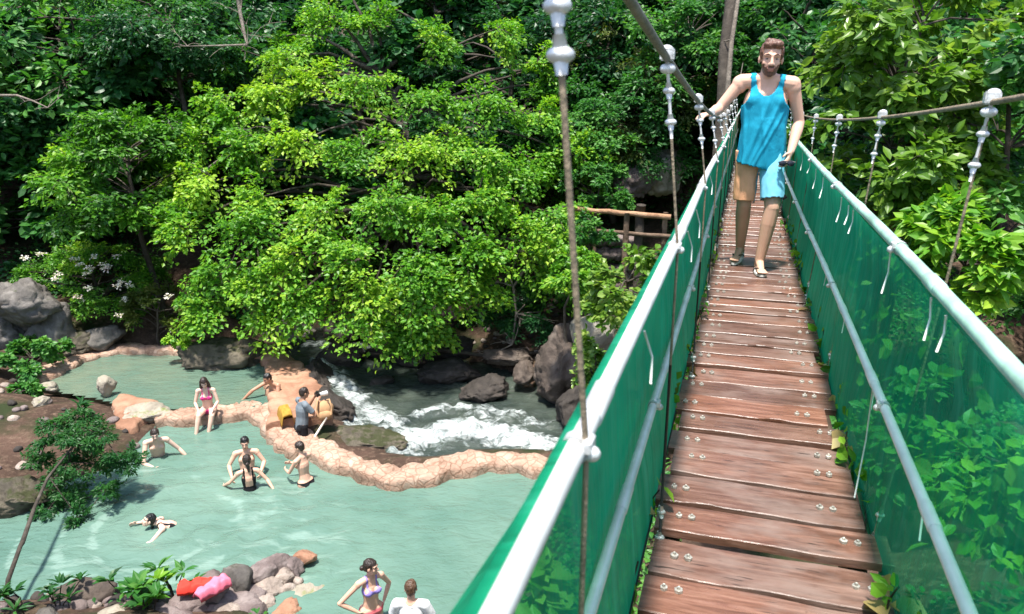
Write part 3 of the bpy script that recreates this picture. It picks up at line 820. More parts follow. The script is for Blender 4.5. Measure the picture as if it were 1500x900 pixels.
# main cables and hangers
def cabL(v): return np.array([-.225, v, 1.14 + .0074 * (v - 9) ** 2])
def cabR(v): return np.array([max(.50, .665 - .015 * v), v, 1.15 + .0050 * (v - 9) ** 2])
for f, r, mt in ((cabL, .0105, 'cable'), (cabR, .0080, 'cable_rust')):
    m = MB(); pts = np.array([f(v) for v in np.arange(-1.6, VEND + .5, .3)]); m.tube(pts, r, 10); m.build('main_cable', M[mt], bridge)
def hanger(top, bot, kind):
    via = None
    if kind == 0: via = np.array([-.165, bot[1], .95])
    top, bot = np.array(top), np.array(bot); d = bot - top; L = np.linalg.norm(d); d /= L
    m = MB(); k = .26
    bow = np.cross(d, [0, 1, 0]) * .01
    if via is not None: bot = np.array(bot) + [.044, 0, 0]; d = (via - top) / np.linalg.norm(via - top)
    path = (lambda t: top + (bot - top) * t + bow * math.sin(PI * t)) if via is None else (lambda t: top + (via - top) * t / .4 if t < .4 else via + (bot - via) * (t - .4) / .6)
    m.tube([path(t) for t in np.linspace(0, 1, 11)], .0042, 7, 1)
    m.tube([top, top + d * .1, top + d * .20, top + d * .215], [.0050, .0042, .0050, .0042], 8, 0)
    m.tube([path(.62), path(.8), bot], .0047, 7, 2)
    o = m.build('hanger_cable', [M['galv'], M['cable_rust'], M['cable_rust'] if kind else M['cable_dark']], bridge)
    a = norm(np.cross(d, [0, 1, 0]))
    o7 = .055 if top[1] < 1 and kind == 0 else 0
    for t, s in ((.0, 1.15), (.085 + o7, .9), (.17 + o7 * .4, .9), (L - .10, .8), (L - .012, .9)):
        c = top + d * t if t < .5 else path(t / L); cm = MB()
        if t == 0: cm.box(c + np.array([0, 0, .012]), (.017 * s, .013 * s, .015 * s), None, 0, None, .004); cm.ball(c - d * .025, (.016 * s, .013, .012)); cm.ball(c + d * .026, (.019 * s, .014, .015))
        else: cm.ball(c, (.0190 * s, .014 * s, .0115 * s)); cm.tube([c - d * .022, c, c + d * .022], [.0068, .010, .0068], 8)
        cm.build('cable_clamp', M['clamp'], o)
for v in HL: hanger(cabL(v), (UL - .02, v, -.02), 0)
for v in HR: hanger(cabR(v), (UR + .012, v, -.02), 1)
m = MB(); m.tube(along(-1.6, VEND, .25, UL - .03, -.02, .012, 13), .009, 8); m.build('edge_cable', M['cable_dark'], bridge)
m = MB(); m.tube(along(-1.6, VEND, .25, UR + .03, -.03, .012, 15), .009, 8); m.build('edge_cable', M['cable_dark'], bridge)
# far end posts the cables run over
for u in (-.30, .86):
    m = MB(); m.tube([(u, VEND + .2, -1.0), (u, VEND + .2, 1.0), (u, VEND + .2, 2.40)], [.08, .075, .07], 10); m.build('end_post', M['wood_post'], bridge)
# ================================================================== vegetation
class Leaves:
    def __init__(s): s.parts = []
    def add(s, pos, ax, nr, L, W, t0, t1): s.parts.append((pos, norm(ax), nr, L, W, t0, t1))
    def count(s): return sum(len(p[0]) for p in s.parts)
    def to(s, mb, mat=0, shape=0, droop=.12, fold=.12):
        pos = np.vstack([p[0] for p in s.parts]); ax = np.vstack([p[1] for p in s.parts]); nr = np.vstack([p[2] for p in s.parts])
        L = np.concatenate([p[3] for p in s.parts])[:, None]; W = np.concatenate([p[4] for p in s.parts])[:, None]
        t0 = np.concatenate([p[5] for p in s.parts]); t1 = np.concatenate([p[6] for p in s.parts])
        side = norm(np.cross(ax, nr)); nr = np.cross(side, ax); n = len(pos)
        if shape == 0:
            V = np.stack([pos, pos + ax * L * .45 + side * W * .5 + nr * fold * W, pos + ax * L - nr * droop * L, pos + ax * L * .45 - side * W * .5 + nr * fold * W], 1)
            F = np.arange(n * 4).reshape(n, 4); k = 4
        else:
            a1 = ax * L * .25; a2 = ax * L * .62
            V = np.stack([pos, pos + a1 + side * W * .42 + nr * fold * W, pos + a2 + side * W * .5 + nr * (fold * W - droop * L * .3), pos + ax * L - nr * droop * L, pos + ax * L * .5 - nr * droop * L * .15,
                          pos + a2 - side * W * .5 + nr * (fold * W - droop * L * .3), pos + a1 - side * W * .42 + nr * fold * W], 1)
            b = np.arange(n)[:, None] * 7
            F = np.vstack([b + np.array([[0, 1, 2, 3, 4]]), b + np.array([[0, 4, 3, 5, 6]])]); k = 7
        T = np.repeat(np.column_stack([t0, t1, t0 * 0]), k, 0)
        mb.add(V.reshape(-1, 3), F, mat, T, smooth=False)

def clump(lv, g, c, R, twigs, per, L, W=None, out=None, flat=.5, droop=.35, hue=.5, spread=.24, up=.9, tw=None):
    """a fan of leafy twigs growing out of one branch end"""
    c = np.asarray(c, float); W = W or L * .55
    d = norm(g.normal(size=(twigs, 3))); d[:, 2] = d[:, 2] * flat + .10
    if out is not None: d = d * .85 + np.asarray(out) * .75
    d = norm(d); ln = R * g.uniform(.55, 1.08, twigs)
    n = twigs * per
    k = np.repeat(np.arange(twigs), per); t = g.random(n) ** .65 * .92 + .08
    D = d[k]; S = norm(np.cross(D, [0, 0, 1.0]) + 1e-6); ll = ln[k]
    lat = g.normal(size=n) * spread * R * (1.05 - .55 * t)
    pos = c + D * (ll * t)[:, None] + S * lat[:, None]
    pos[:, 2] += -droop * ll * t ** 2 + g.normal(size=n) * .05 * R - .25 * np.abs(lat) * .6
    ax = D * .55 + S * (np.sign(lat) * g.uniform(.3, 1.0, n))[:, None] + g.normal(size=(n, 3)) * .35; ax[:, 2] -= .25
    nr = norm(np.array([0, 0, up]) + D * .45 + g.normal(size=(n, 3)) * .42)
    sz = g.uniform(.6, 1.2, n)
    tj = np.clip(hue + g.normal(0, .10, twigs), 0, 1)[k]
    lv.add(pos, ax, nr, L * sz, W * sz, np.clip(g.normal(.5, .25, n), 0, 1), tj)
    if tw is not None:
        for q in range(0, twigs, 2):
            pts = [c + d[q] * ln[q] * s - np.array([0, 0, droop * ln[q] * s * s]) for s in (0, .35, .65, .9)]
            tw.tube(pts, [R * .014, R * .010, R * .007, R * .003], 4, 0, None, False)
def limb(mb, g, a, b, r0, r1, sag=.15, n=7, sides=6, mat=0):
    a, b = np.asarray(a, float), np.asarray(b, float); L = np.linalg.norm(b - a)
    j = g.normal(size=3) * .06 * L; pts = []
    for t in np.linspace(0, 1, n):
        p = a + (b - a) * t + j * math.sin(PI * t) + g.normal(size=3) * .012 * L * (0 < t < 1); p[2] += sag * L * math.sin(PI * t) * .6
        pts.append(p)
    mb.tube(pts, np.linspace(r0, r1, n), sides, mat); return pts
def tree_from(name, base, top, clumps, leafp, mats, label, cat='tree', group=None, r0=.2, seed=0, shape=0, bark='bark', crown_name='crown', trunk_name='trunk', lean=None):
    g = np.random.default_rng(seed)
    base = np.asarray(base, float); root = empty(name, base); tag(root, label, cat, group)
    wood = MB(); top = np.asarray(top, float)
    tp = limb(wood, g, base - [0, 0, .4], top, r0, r0 * .35, .0, 9, 9)
    lv = Leaves()
    for c, R, tw, per, hue in clumps:
        c = np.asarray(c, float); k = np.argmin([np.linalg.norm(np.asarray(p) - c) + .7 * max(0, p[2] - c[2] + .3) for p in tp])
        k = max(2, k); st = tp[k]
        limb(wood, g, st, c, max(.012, r0 * .30 * min(1, R)), .008 + .006 * R, .12, 6, 5)
        out = c - np.array([top[0], top[1], c[2] - .3 * R]); ln = np.linalg.norm(out); out = out / max(ln, .3)
        clump(lv, g, c, R, tw, per, hue=hue, out=out, tw=wood, **leafp)
    for w in wood.v: w -= base
    o = wood.build(trunk_name, M[bark], root)
    m = MB(); lv.to(m, 0, shape)
    for w in m.v: w -= base
    m.build(crown_name, mats, root)
    return root

g = np.random.default_rng(99)
# ---- the big bright tree leaning over the rapids
SPOTS = [(490, 30, 20.0), (565, 25, 20.2), (640, 50, 19.8), (720, 40, 20), (795, 90, 20.2), (430, 85, 19.6), (335, 155, 19.0), (400, 135, 18.8), (470, 120, 18.8), (545, 115, 18.6),
 (620, 130, 18.6), (700, 140, 18.8), (780, 170, 19.2), (295, 205, 18.6), (370, 210, 18.2), (450, 205, 18.0), (530, 215, 17.8), (610, 220, 17.8), (690, 225, 18.0), (765, 250, 18.4), (835, 225, 19),
 (315, 275, 18.0), (395, 285, 17.6), (475, 290, 17.3), (560, 295, 17.1), (640, 305, 17.1), (720, 305, 17.4), (800, 320, 18.0), (285, 335, 17.8), (365, 345, 17.3), (450, 360, 17.0), (530, 370, 16.8), (605, 378, 16.8),
 (680, 365, 17.1), (755, 365, 17.6), (840, 385, 18.2), (310, 395, 17.6), (390, 410, 17.2), (460, 420, 17.1), (540, 425, 16.9), (610, 430, 17.0), (700, 400, 17.5), (604, 478, 17.2), (530, 445, 17.1), (300, 440, 17.6), (790, 395, 18.2), (650, 420, 17.3), (420, 445, 17.4)]
cl = []
for px, py, t in SPOTS:
    p = at_t(px + g.normal(0, 9), py + g.normal(0, 8), t)
    hue = .50 + .28 * max(0, 1 - math.hypot(px - 380, py - 190) / 260) + g.normal(0, .14)  # clumps towards the crown's upper left paler: sunlit side put into leaf colour
    cl.append((p, g.uniform(.85, 1.25) * (.8 if (px, py) == (604, 478) else 1), 17, 62, hue))
for k in range(16):
    px, py, t = SPOTS[int(g.integers(0, len(SPOTS)))]; p = at_t(px + 10 + g.normal(0, 24), py - 12 + g.normal(0, 24), t + .5); cl.append((p, g.uniform(.6, .95), 14, 52, .5 + g.normal(0, .13)))
for k in range(26):
    px, py = g.uniform(300, 820), g.uniform(40, 400); p = at_t(px, py, g.uniform(20.5, 22.5)); cl.append((p, 1.1, 10, 50, .4))
tb = at_z(575, 470, 0)[:2] + np.array([0, 1.9]); tb = np.array([tb[0], tb[1], gz(*tb)])
tree_from('overhanging_tree', tb, at_t(560, 110, 20.6), cl, dict(L=.125, W=.088, flat=.75, droop=.42, up=.75), M['leaf_bright'],
          'large bright yellow green tree arching out over the rapids and the far pool', r0=.26, seed=3)
# ---- template forest trees, copied over the far slope
def template(seed, kind, mat, H, RX, ncl, L, per, shape, label, hue=.5, tw=13):
    gg = np.random.default_rng(seed); cl = []
    for k in range(ncl):
        d = norm(gg.normal(size=3)); d[2] = d[2] * .95
        rr = gg.uniform(.45, 1.0) ** .6
        c = np.array([d[0] * RX * rr, d[1] * RX * rr, H * .60 + d[2] * H * .36 * rr])
        cl.append((c, gg.uniform(.65, 1.1) * RX * .40, tw, per, hue + gg.normal(0, .15)))
    return tree_from(kind, (0, 0, 0), (gg.normal(0, .3), gg.normal(0, .3), H * .8), cl, dict(L=L, W=L * .6, flat=.5, droop=.4), mat, label, 'tree', 'trees of the far forest slope', .17, seed, shape)
TL = ['dark green forest tree on the far slope, one of the mass behind the pools', 'mid green bushy forest tree on the far slope, one of the mass behind the pools', 'loose olive green forest tree on the far slope, one of the mass behind the pools', 'broad leaved dark forest tree on the far slope, one of the mass behind the pools']
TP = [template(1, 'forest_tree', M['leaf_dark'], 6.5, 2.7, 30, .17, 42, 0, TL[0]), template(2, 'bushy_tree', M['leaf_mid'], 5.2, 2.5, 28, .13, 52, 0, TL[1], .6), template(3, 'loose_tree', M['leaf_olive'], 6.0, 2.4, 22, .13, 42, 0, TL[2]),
      template(4, 'broadleaf_tree', M['leaf_dark'], 7.0, 2.8, 24, .26, 24, 1, TL[3], .6)]
used = [False] * 4
FT = []
for row, (y0, n, x0, x1) in enumerate([(23.2, 9, -15, 9), (25.5, 10, -20, 12), (29, 10, -24, 15), (34, 11, -29, 19), (40, 11, -35, 24), (48, 12, -42, 30)]):
    for k in range(n):
        x = x0 + (x1 - x0) * (k + .5) / n + g.normal(0, .6); y = y0 + g.normal(0, .6) - .10 * min(0, x + 8) * -.6
        FT.append((x, y, row))
FT += [(-17.5, 22.8, 0), (-20, 19.5, 1), (-20.5, 22.5, 0), (-21.5, 15.5, 1), (-24, 19, 2), (8.3, 20.5, 0), (10.5, 18, 1), (3.2, 22.2, 1), (9.5, 23.5, 2), (12.5, 14.5, 1), (14, 18.5, 1), (15, 11.5, 1), (2.2, 25, 0), (5.2, 27, 0)]
def near_path(x, y):
    q = np.array([x, y]); v = q @ BV; u = q @ BR; return abs(u) < 1.6 and v < 24
for (x, y, row) in FT:
    if near_path(x, y): continue
    k = int(g.choice([0, 1, 2, 3], p=[.35, .25, .12, .28]))
    s = g.uniform(.8, 1.2) * (1 + .08 * row)
    o = TP[k] if not used[k] else copy_tree(TP[k]); used[k] = True
    o.location = (x, y, gz(x, y) - .1); o.rotation_euler = (g.normal(0, .06), g.normal(0, .06), g.uniform(0, 6.28)); o.scale = (s, s, s * g.uniform(.85, 1.1))
# ---- individual trees and shrubs one can tell apart
def shrub(name, px, py, t, W, H, mat, L, ncl, tw, per, label, seed, hue=.5, shape=0, cat='shrub', r0=.05, base=None, Wd=None, wl=.55, droop=.35, flat=.6, bark='bark', group=None, up=.9):
    """crown centred at a point in space, W wide, H high; the stem comes up from the ground beneath it"""
    gg = np.random.default_rng(seed); c = at_t(px, py, t); cl = []
    for k in range(ncl):
        d = norm(gg.normal(size=3)) * gg.uniform(.35, 1) ** .55
        cl.append((c + d * np.array([W / 2, W / 2, H / 2]), gg.uniform(.75, 1.2) * min(W, H) * .28, tw, per, hue + gg.normal(0, .15)))
    b = np.array(base, float) if base is not None else np.array([c[0] + gg.normal(0, .2), c[1] + .15 * W, 0.0])
    if base is None: b[2] = max(gz(b[0], b[1]), -.2)
    return tree_from(name, b, c + [0, 0, H * .15], cl, dict(L=L, W=L * wl, flat=flat, droop=droop, up=up), mat, label, cat, group, r0, seed, shape, bark, 'foliage', 'stem')
shrub('broadleaf_tree', 120, 130, 21.5, 5.2, 5.4, M['leaf_mid'], .26, 34, 13, 24, 'dark heart leaved tree filling the upper left corner', 31, .75, 1, 'tree', .14)
shrub('broadleaf_tree', 60, 285, 20.8, 4.0, 2.8, M['leaf_mid'], .26, 24, 12, 22, 'tree with large mid green heart shaped leaves at the left edge', 32, .55, 1, 'tree', .10)
shrub('bushy_tree', 250, 60, 20.5, 4.0, 3.2, M['leaf_dark'], .15, 30, 13, 34, 'dark small leaved tree behind the bare grey branches', 33, .7, 0, 'tree', .12)
shrub('bushy_tree', 190, 250, 18.6, 3.4, 2.9, M['leaf_bright'], .15, 38, 13, 34, 'mid green bushy tree left of the big bright tree', 34, .22, 0, 'tree', .09)
fb = shrub('flowering_bush', 138, 412, 19.4, 3.2, 2.1, M['leaf_bright'], .085, 40, 12, 40, 'round yellow green bush with white blossom clusters above the left boulders', 35, .35, 0, 'bush', .06)
gg = np.random.default_rng(8); fm = MB()
fbl = np.array(fb.location)
for k in range(24):
    c = at_t(138 + gg.normal(0, 45), 410 + gg.normal(0, 28), 18.0 + gg.uniform(-.25, .4)) - fbl; lv = Leaves(); n = 34
    d = norm(gg.normal(size=(n, 3)) * [1, 1, .35] + [0, 0, .2]); lv.add(c + d * .09 * gg.random((n, 1)), d, norm(np.array([0, 0, 1.0]) + gg.normal(size=(n, 3)) * .3), np.full(n, .055), np.full(n, .045), gg.random(n), np.full(n, gg.random() * .8)); lv.to(fm, 0)
fm.build('blossom', M['petal'], fb)
shrub('shrub', 235, 455, 18.6, 1.5, 1.2, M['leaf_olive'], .085, 14, 12, 36, 'low pinkish green shrub at the right foot of the flowering bush', 36, .65, 0)
shrub('shrub', 262, 497, 17.9, .7, .45, M['leaf_bright'], .12, 6, 9, 14, 'small bright leafy plant at the back edge of the upper pool', 37, .5, 1, 'plant', .02)
shrub('shrub', 45, 520, 17.2, 1.4, .9, M['leaf_mid'], .13, 12, 10, 24, 'leafy green plant at the left end of the pale pool wall', 38, .7, 1, 'plant', .03)
shrub('shrub', 10, 590, 15.6, 1.2, .8, M['leaf_mid'], .14, 10, 9, 18, 'green plant on the dirt bank at the left picture edge', 39, .5, 1, 'plant', .03)
shrub('bushy_tree', 905, 190, 21.0, 3.8, 3.0, M['leaf_mid'], .13, 30, 13, 38, 'dark leafy tree behind the second bridge hanger', 41, .35, 0, 'tree', .11)
shrub('bushy_tree', 890, 70, 23.0, 4.2, 3.2, M['leaf_dark'], .16, 30, 13, 34, 'dark tree under the left main cable at the top', 42, .8, 0, 'tree', .12)
shrub('shrub', 880, 275, 18.8, 1.9, 1.1, M['leaf_mid'], .11, 16, 12, 36, 'green shrub hanging just above the wooden fence', 43, .6, 0)
shrub('shrub', 918, 432, 9.2, .95, 1.1, M['leaf_yellow'], .095, 15, 10, 15, 'yellow green round leaved shrub beside the left handrail', 44, .55, 1, 'shrub', .035, wl=.7)
shrub('shrub', 872, 520, 10.0, .55, .8, M['leaf_yellow'], .085, 9, 9, 14, 'small yellow green creeper hanging below the left handrail', 45, .5, 1, 'shrub', .02, wl=.7)
shrub('shrub', 868, 338, 17.0, .9, .7, M['leaf_mid'], .11, 9, 11, 26, 'small green shrub in front of the left end of the wooden fence', 58, .6, 0)
shrub('shrub', 840, 400, 15.2, 1.2, 1.0, M['leaf_bright'], .12, 12, 12, 30, 'light green shrub over the right river bank behind the first hanger', 46, .5, 0)
shrub('shrub', 760, 455, 18.6, 1.9, 1.5, M['leaf_dark'], .10, 16, 12, 30, 'shadowed shrub with hanging roots on the far bank', 47, .5, 0)
shrub('broadleaf_tree', 1010, 80, 19.5, 3.0, 3.2, M['leaf_mid'], .15, 26, 12, 32, 'leafy tree left of the dark trunk behind the bridge', 48, .5, 0, 'tree', .10)
shrub('shrub', 1085, 100, 21.0, 1.6, 1.5, M['leaf_yellow'], .18, 12, 10, 18, 'bright yellow green shrub right behind the walking man', 49, .35, 1)
shrub('broadleaf_tree', 1190, 95, 19.0, 3.2, 3.4, M['leaf_dark'], .24, 26, 11, 20, 'dark drooping big leaved tree right of the walking man', 50, .65, 1, 'tree', .11)
# right of the bridge: near shrubs with big glossy leaves
shrub('glossy_tree', 1345, 75, 8.2, 2.0, 1.7, M['leaf_yellow'], .155, 28, 10, 15, 'tall glossy tree with light yellow green leaves in the upper right corner', 51, .45, 1, 'tree', .07, wl=.48, up=.6)
shrub('glossy_tree', 1300, 245, 8.0, 1.8, 1.35, M['leaf_yellow'], .15, 24, 10, 15, 'glossy shrub of pale yellow green leaves leaning over the right handrail', 52, .40, 1, 'shrub', .05, wl=.46, up=.6)
shrub('glossy_tree', 1470, 190, 7.6, 1.8, 2.0, M['leaf_mid'], .15, 24, 10, 15, 'dark glossy leaved tree behind the right main cable at the picture edge', 53, .6, 1, 'tree', .06, wl=.48, up=.6)
shrub('glossy_shrub', 1440, 365, 6.6, 1.25, .8, M['leaf_bright'], .15, 18, 10, 14, 'glossy bright green shrub just above the right handrail at the picture edge', 54, .5, 1, 'shrub', .04, wl=.44, up=.7)
shrub('glossy_shrub', 1350, 330, 8.6, 1.3, .8, M['leaf_mid'], .13, 14, 10, 16, 'mid green shrub behind the right handrail under the pale one', 55, .6, 1, 'shrub', .04, wl=.5)
shrub('glossy_tree', 1440, 40, 11.5, 3.4, 3.4, M['leaf_mid'], .16, 34, 11, 22, 'dense mid green tree behind the glossy trees at the upper right', 56, .4, 1, 'tree', .10)
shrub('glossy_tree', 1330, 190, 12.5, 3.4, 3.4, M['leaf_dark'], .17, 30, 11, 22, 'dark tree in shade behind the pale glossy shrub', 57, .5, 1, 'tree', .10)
for k, (u, v, W, H, mt, hue, lab) in enumerate([(1.35, 2.2, .9, .8, 'leaf_mid', .6, 'leafy shrub seen through the net beside the nearest right hanger'), (1.75, 3.2, 1.1, .9, 'leaf_mid', .5, 'leafy shrub seen through the net below the second right hanger'), (1.3, 1.2, .8, .8, 'leaf_bright', .5, 'bright shrub seen through the net at the lower right corner'),
        (2.3, 2.4, 1.3, 1.0, 'leaf_mid', .7, 'green shrub beyond the net at the right picture edge'), (2.0, 4.6, 1.3, 1.1, 'leaf_bright', .4, 'dense shrub beyond the net behind the second right hanger'), (1.4, 5.4, .9, .8, 'leaf_mid', .6, 'shrub pressed against the far part of the right net'), (-.60, 1.5, .6, .6, 'leaf_bright', .6, 'low plant under the bridge seen through the left net'), (-.62, 2.3, .55, .6, 'leaf_yellow', .5, 'bright creeper under the bridge by the left deck edge')]):
    q = bridge_w(u, v, -1.0 if u > 0 else -.75); gh = gz(q[0], q[1]); gg = np.random.default_rng(70 + k); cl = []
    for j in range(15):
        d = norm(gg.normal(size=3)) * gg.uniform(.3, 1) ** .6; cl.append((q + d * [W / 2, W / 2, H / 2], .32 * H, 9, 13, hue + gg.normal(0, .15)))
    tree_from('net_shrub', (q[0], q[1], gh), q, cl, dict(L=.11, W=.06, flat=.7, droop=.3), M[mt], lab, 'shrub', None, .03, 70 + k, 1, 'bark', 'foliage', 'stem')
# the thin sapling at the lower left
sb = at_z(2, 882, 0); sb = np.array([sb[0], sb[1], max(gz(sb[0], sb[1]), .05)])
g2 = np.random.default_rng(61); cl = []
for px, py in [(150, 640), (110, 640), (95, 680), (160, 668), (130, 680), (75, 700), (100, 720), (120, 655), (150, 720), (85, 745), (110, 760), (120, 610), (70, 640), (185, 672), (60, 670), (90, 620)]:
    cl.append((at_t(px + g2.normal(0, 5), py, 12.2 - (py - 690) * .004 + g2.normal(0, .12)), .34, 11, 70, .55 + g2.normal(0, .15)))
sap = empty('sapling', sb); tag(sap, 'slender sapling with ferny bright green leaves leaning over the pool at lower left', 'sapling')
wd = MB(); pts = [sb - [0, 0, .3], at_t(12, 850, 9.7), at_t(30, 800, 10.2), at_t(33, 795, 10.25), at_t(50, 745, 10.9), at_t(70, 700, 11.6), at_t(110, 650, 12.1)]
wd.tube(pts, [.032, .030, .028, .033, .026, .022, .012], 7)
lv = Leaves(); nodes = [pts[4], pts[5], pts[6]]; cl.sort(key=lambda z: np.linalg.norm(z[0] - pts[5]))
for c, R, tw, per, hue in cl:
    q_ = min(nodes, key=lambda z: np.linalg.norm(z - c) + .25 * np.linalg.norm(z - pts[5])); nodes.append(c); limb(wd, g2, q_, c, .011, .006, .05, 5, 5); clump(lv, g2, c, R, tw, per, L=.075, W=.030, hue=hue, flat=.4, droop=.25, spread=.2, tw=wd)
for w in wd.v: w -= sb
wd.build('stem', M['bark'], sap)
m = MB(); lv.to(m)
for w in m.v: w -= sb
m.build('foliage', M['leaf_fern'], sap)
# low plants on the near bank
def rosette(px, py, z, n, L, mat, label, seed, W=.28):
    gg = np.random.default_rng(seed); b = at_z(px, py, z); lv = Leaves(); root = empty('leafy_plant', b); tag(root, label, 'plant')
    st = MB()
    for s in range(5):
        tip = np.array([gg.normal(0, .16), gg.normal(0, .16), gg.uniform(.15, .42)]); st.tube([(0, 0, -.3), tip * .5, tip], [.012, .009, .006], 5)
        a = gg.uniform(0, 6.28, n); el = gg.uniform(.15, 1.1, n)
        d = np.column_stack([np.cos(a) * np.cos(el), np.sin(a) * np.cos(el), np.sin(el)])
        lv.add(np.tile(tip, (n, 1)) + d * .02, d, norm(np.array([0, 0, 1.0]) - d * .5 + gg.normal(size=(n, 3)) * .15), L * gg.uniform(.7, 1.15, n), L * W * gg.uniform(.8, 1.2, n), gg.random(n), np.full(n, .5 + gg.normal(0, .15)))
    m = MB(); lv.to(m, 0, 1, .22, .2); m.build('foliage', mat, root); st.build('stem', M['bark'], root)
rosette(258, 866, .15, 8, .21, M['leaf_mid'], 'dark green rosette plant left of the red cloth', 1)
rosette(236, 882, .1, 7, .17, M['leaf_bright'], 'bright leafed plant at the water edge left of the rosette plant', 2, .5)
rosette(200, 892, .1, 9, .19, M['leaf_mid'], 'leafy plant behind the slanted slab on the near bank', 3, .4)
rosette(225, 902, .15, 9, .2, M['leaf_mid'], 'low leafy plant at the bottom edge left of the stone wall', 4, .4)
rosette(40, 890, .15, 9, .17, M['leaf_fern'], 'fern like plant at the foot of the thin sapling', 5, .3)
rosette(85, 895, .15, 9, .16, M['leaf_fern'], 'fern like plant on the near bank right of the sapling', 6, .3)
rosette(125, 622, .45, 7, .22, M['leaf_fern'], 'feathery plant on the dirt bank behind the sapling', 7, .3)
# ground cover over the banks
def cover(name, mat, n, gen, L, seed, shape=0):
    gg = np.random.default_rng(seed); P = gen(gg, n); h = height(P); ok = h > .12; P = P[ok]; h = h[ok]; n = len(P)
    nz = vnoise(np.column_stack([P * .8, np.zeros(n)]), seed); ok = nz > -.25; P = P[ok]; h = h[ok]; nz = nz[ok]; n = len(P)
    pos = np.column_stack([P, h + gg.random(n) ** 1.5 * (.35 + .35 * nz)])
    a = gg.uniform(0, 6.28, n); ax = np.column_stack([np.cos(a), np.sin(a), gg.uniform(-.4, .6, n)])
    nr = norm(np.array([0, -.25, 1.0]) + gg.normal(size=(n, 3)) * .45); lv = Leaves(); s = gg.uniform(.6, 1.3, n)
    lv.add(pos, ax, nr, L * s, L * .55 * s, np.clip(gg.normal(.5, .25, n), 0, 1), np.clip(.5 + .5 * nz, 0, 1)); m = MB(); lv.to(m, 0, shape)
    tag(m.build(name, mat), kind='stuff')
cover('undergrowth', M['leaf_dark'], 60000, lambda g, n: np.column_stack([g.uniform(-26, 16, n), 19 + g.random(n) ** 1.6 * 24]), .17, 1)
cover('undergrowth', M['leaf_mid'], 26000, lambda g, n: np.column_stack([g.uniform(.6, 10, n), g.uniform(1.5, 12.2, n)]), .10, 2, 1)
cover('undergrowth', M['leaf_mid'], 16000, lambda g, n: np.column_stack([g.uniform(1.2, 11, n), g.uniform(14.5, 21, n)]), .12, 3)
cover('undergrowth', M['leaf_dark'], 9000, lambda g, n: np.column_stack([g.uniform(-19, -11.8, n), g.uniform(9, 20, n)]), .13, 4)
cover('undergrowth', M['leaf_mid'], 9000, lambda g, n: np.column_stack([g.uniform(-12, 1.0, n), g.uniform(1.5, 8.3, n)]), .10, 5)
# creepers along the deck edges and on the netting, dry leaves caught by the net
lv = Leaves(); gg = np.random.default_rng(15); dl = Leaves(); stem = MB()
for k in range(46):
    rs = gg.random() < .62; v = gg.uniform(1.7, 8.5); u = (UR + .03) if rs else (UL - .035); s = 1 if rs else -1
    p = [np.array([u, v, -.12])]
    for q in range(5): p.append(p[-1] + np.array([s * -.003 + gg.normal(0, .012), gg.normal(0, .05), gg.uniform(.015, .06)]))
    p = np.array(p); p[:, 0] = np.clip(p[:, 0], UL - .05, UR + .04)
    stem.tube(p, .003, 4); n = 7; c = p[gg.integers(1, 6, n)] + gg.normal(size=(n, 3)) * [.008, .03, .02]
    c[:, 0] = np.clip(c[:, 0], UL - .045, UR + .035)
    ax = gg.normal(size=(n, 3)) * [.5, 1, .8] + [-s * .35, 0, .2]; lv.add(c, ax, norm(np.array([-s * .7, -.3, .6]) + gg.normal(size=(n, 3)) * .4), gg.uniform(.03, .075, n), gg.uniform(.02, .05, n), gg.random(n), np.full(n, gg.random()))
lv.to(stem, 1, 1); o = stem.build('creeper', [M['bark'], M['leaf_bright']]); o.location = (0, 0, DECK_Z); o.rotation_euler = (0, 0, -YAW); tag(o, kind='stuff')
for k in range(120):
    v = gg.uniform(1.0, 4.6); w = gg.uniform(.02, .8); u = .60 + .05 * gg.random(); n = 1
    dl.add(np.array([[u, v, w]]), gg.normal(size=(1, 3)), norm(np.array([[-1, 0, .5]]) + gg.normal(size=(1, 3)) * .4), np.array([gg.uniform(.02, .09)]), np.array([gg.uniform(.02, .06)]), gg.random(1), gg.random(1))
m = MB(); dl.to(m, 0, 1); o = m.build('leaves', M['leaf_yellow']); o.location = (0, 0, DECK_Z); o.rotation_euler = (0, 0, -YAW); tag(o, kind='stuff')
lit = Leaves(); n = 14
for u, v in [(UR + .0, 2.02), (UR + .0, 2.15), (UR + .01, 2.95), (UR + .01, 3.15), (UR + .0, 3.05), (UL - .0, 3.75), (UL - .01, 4.55), (UL - .0, 2.30), (UR, 4.0), (UR, 3.6), (UR, 5.1), (UR - .02, 1.95), (UR, 1.85)]:
    lit.add(np.array([[u, v, .015]]), gg.normal(size=(1, 3)) * [1, 1, .3], norm(np.array([[0, -.3, 1.0]]) + gg.normal(size=(1, 3)) * .4), np.array([gg.uniform(.05, .11)]), np.array([gg.uniform(.03, .08)]), gg.random(1), gg.random(1))
m = MB(); lit.to(m, 0, 1, .2, .25); o = m.build('leaf_litter', M['dry_leaf']); o.location = (0, 0, DECK_Z); o.rotation_euler = (0, 0, -YAW); tag(o, kind='stuff')
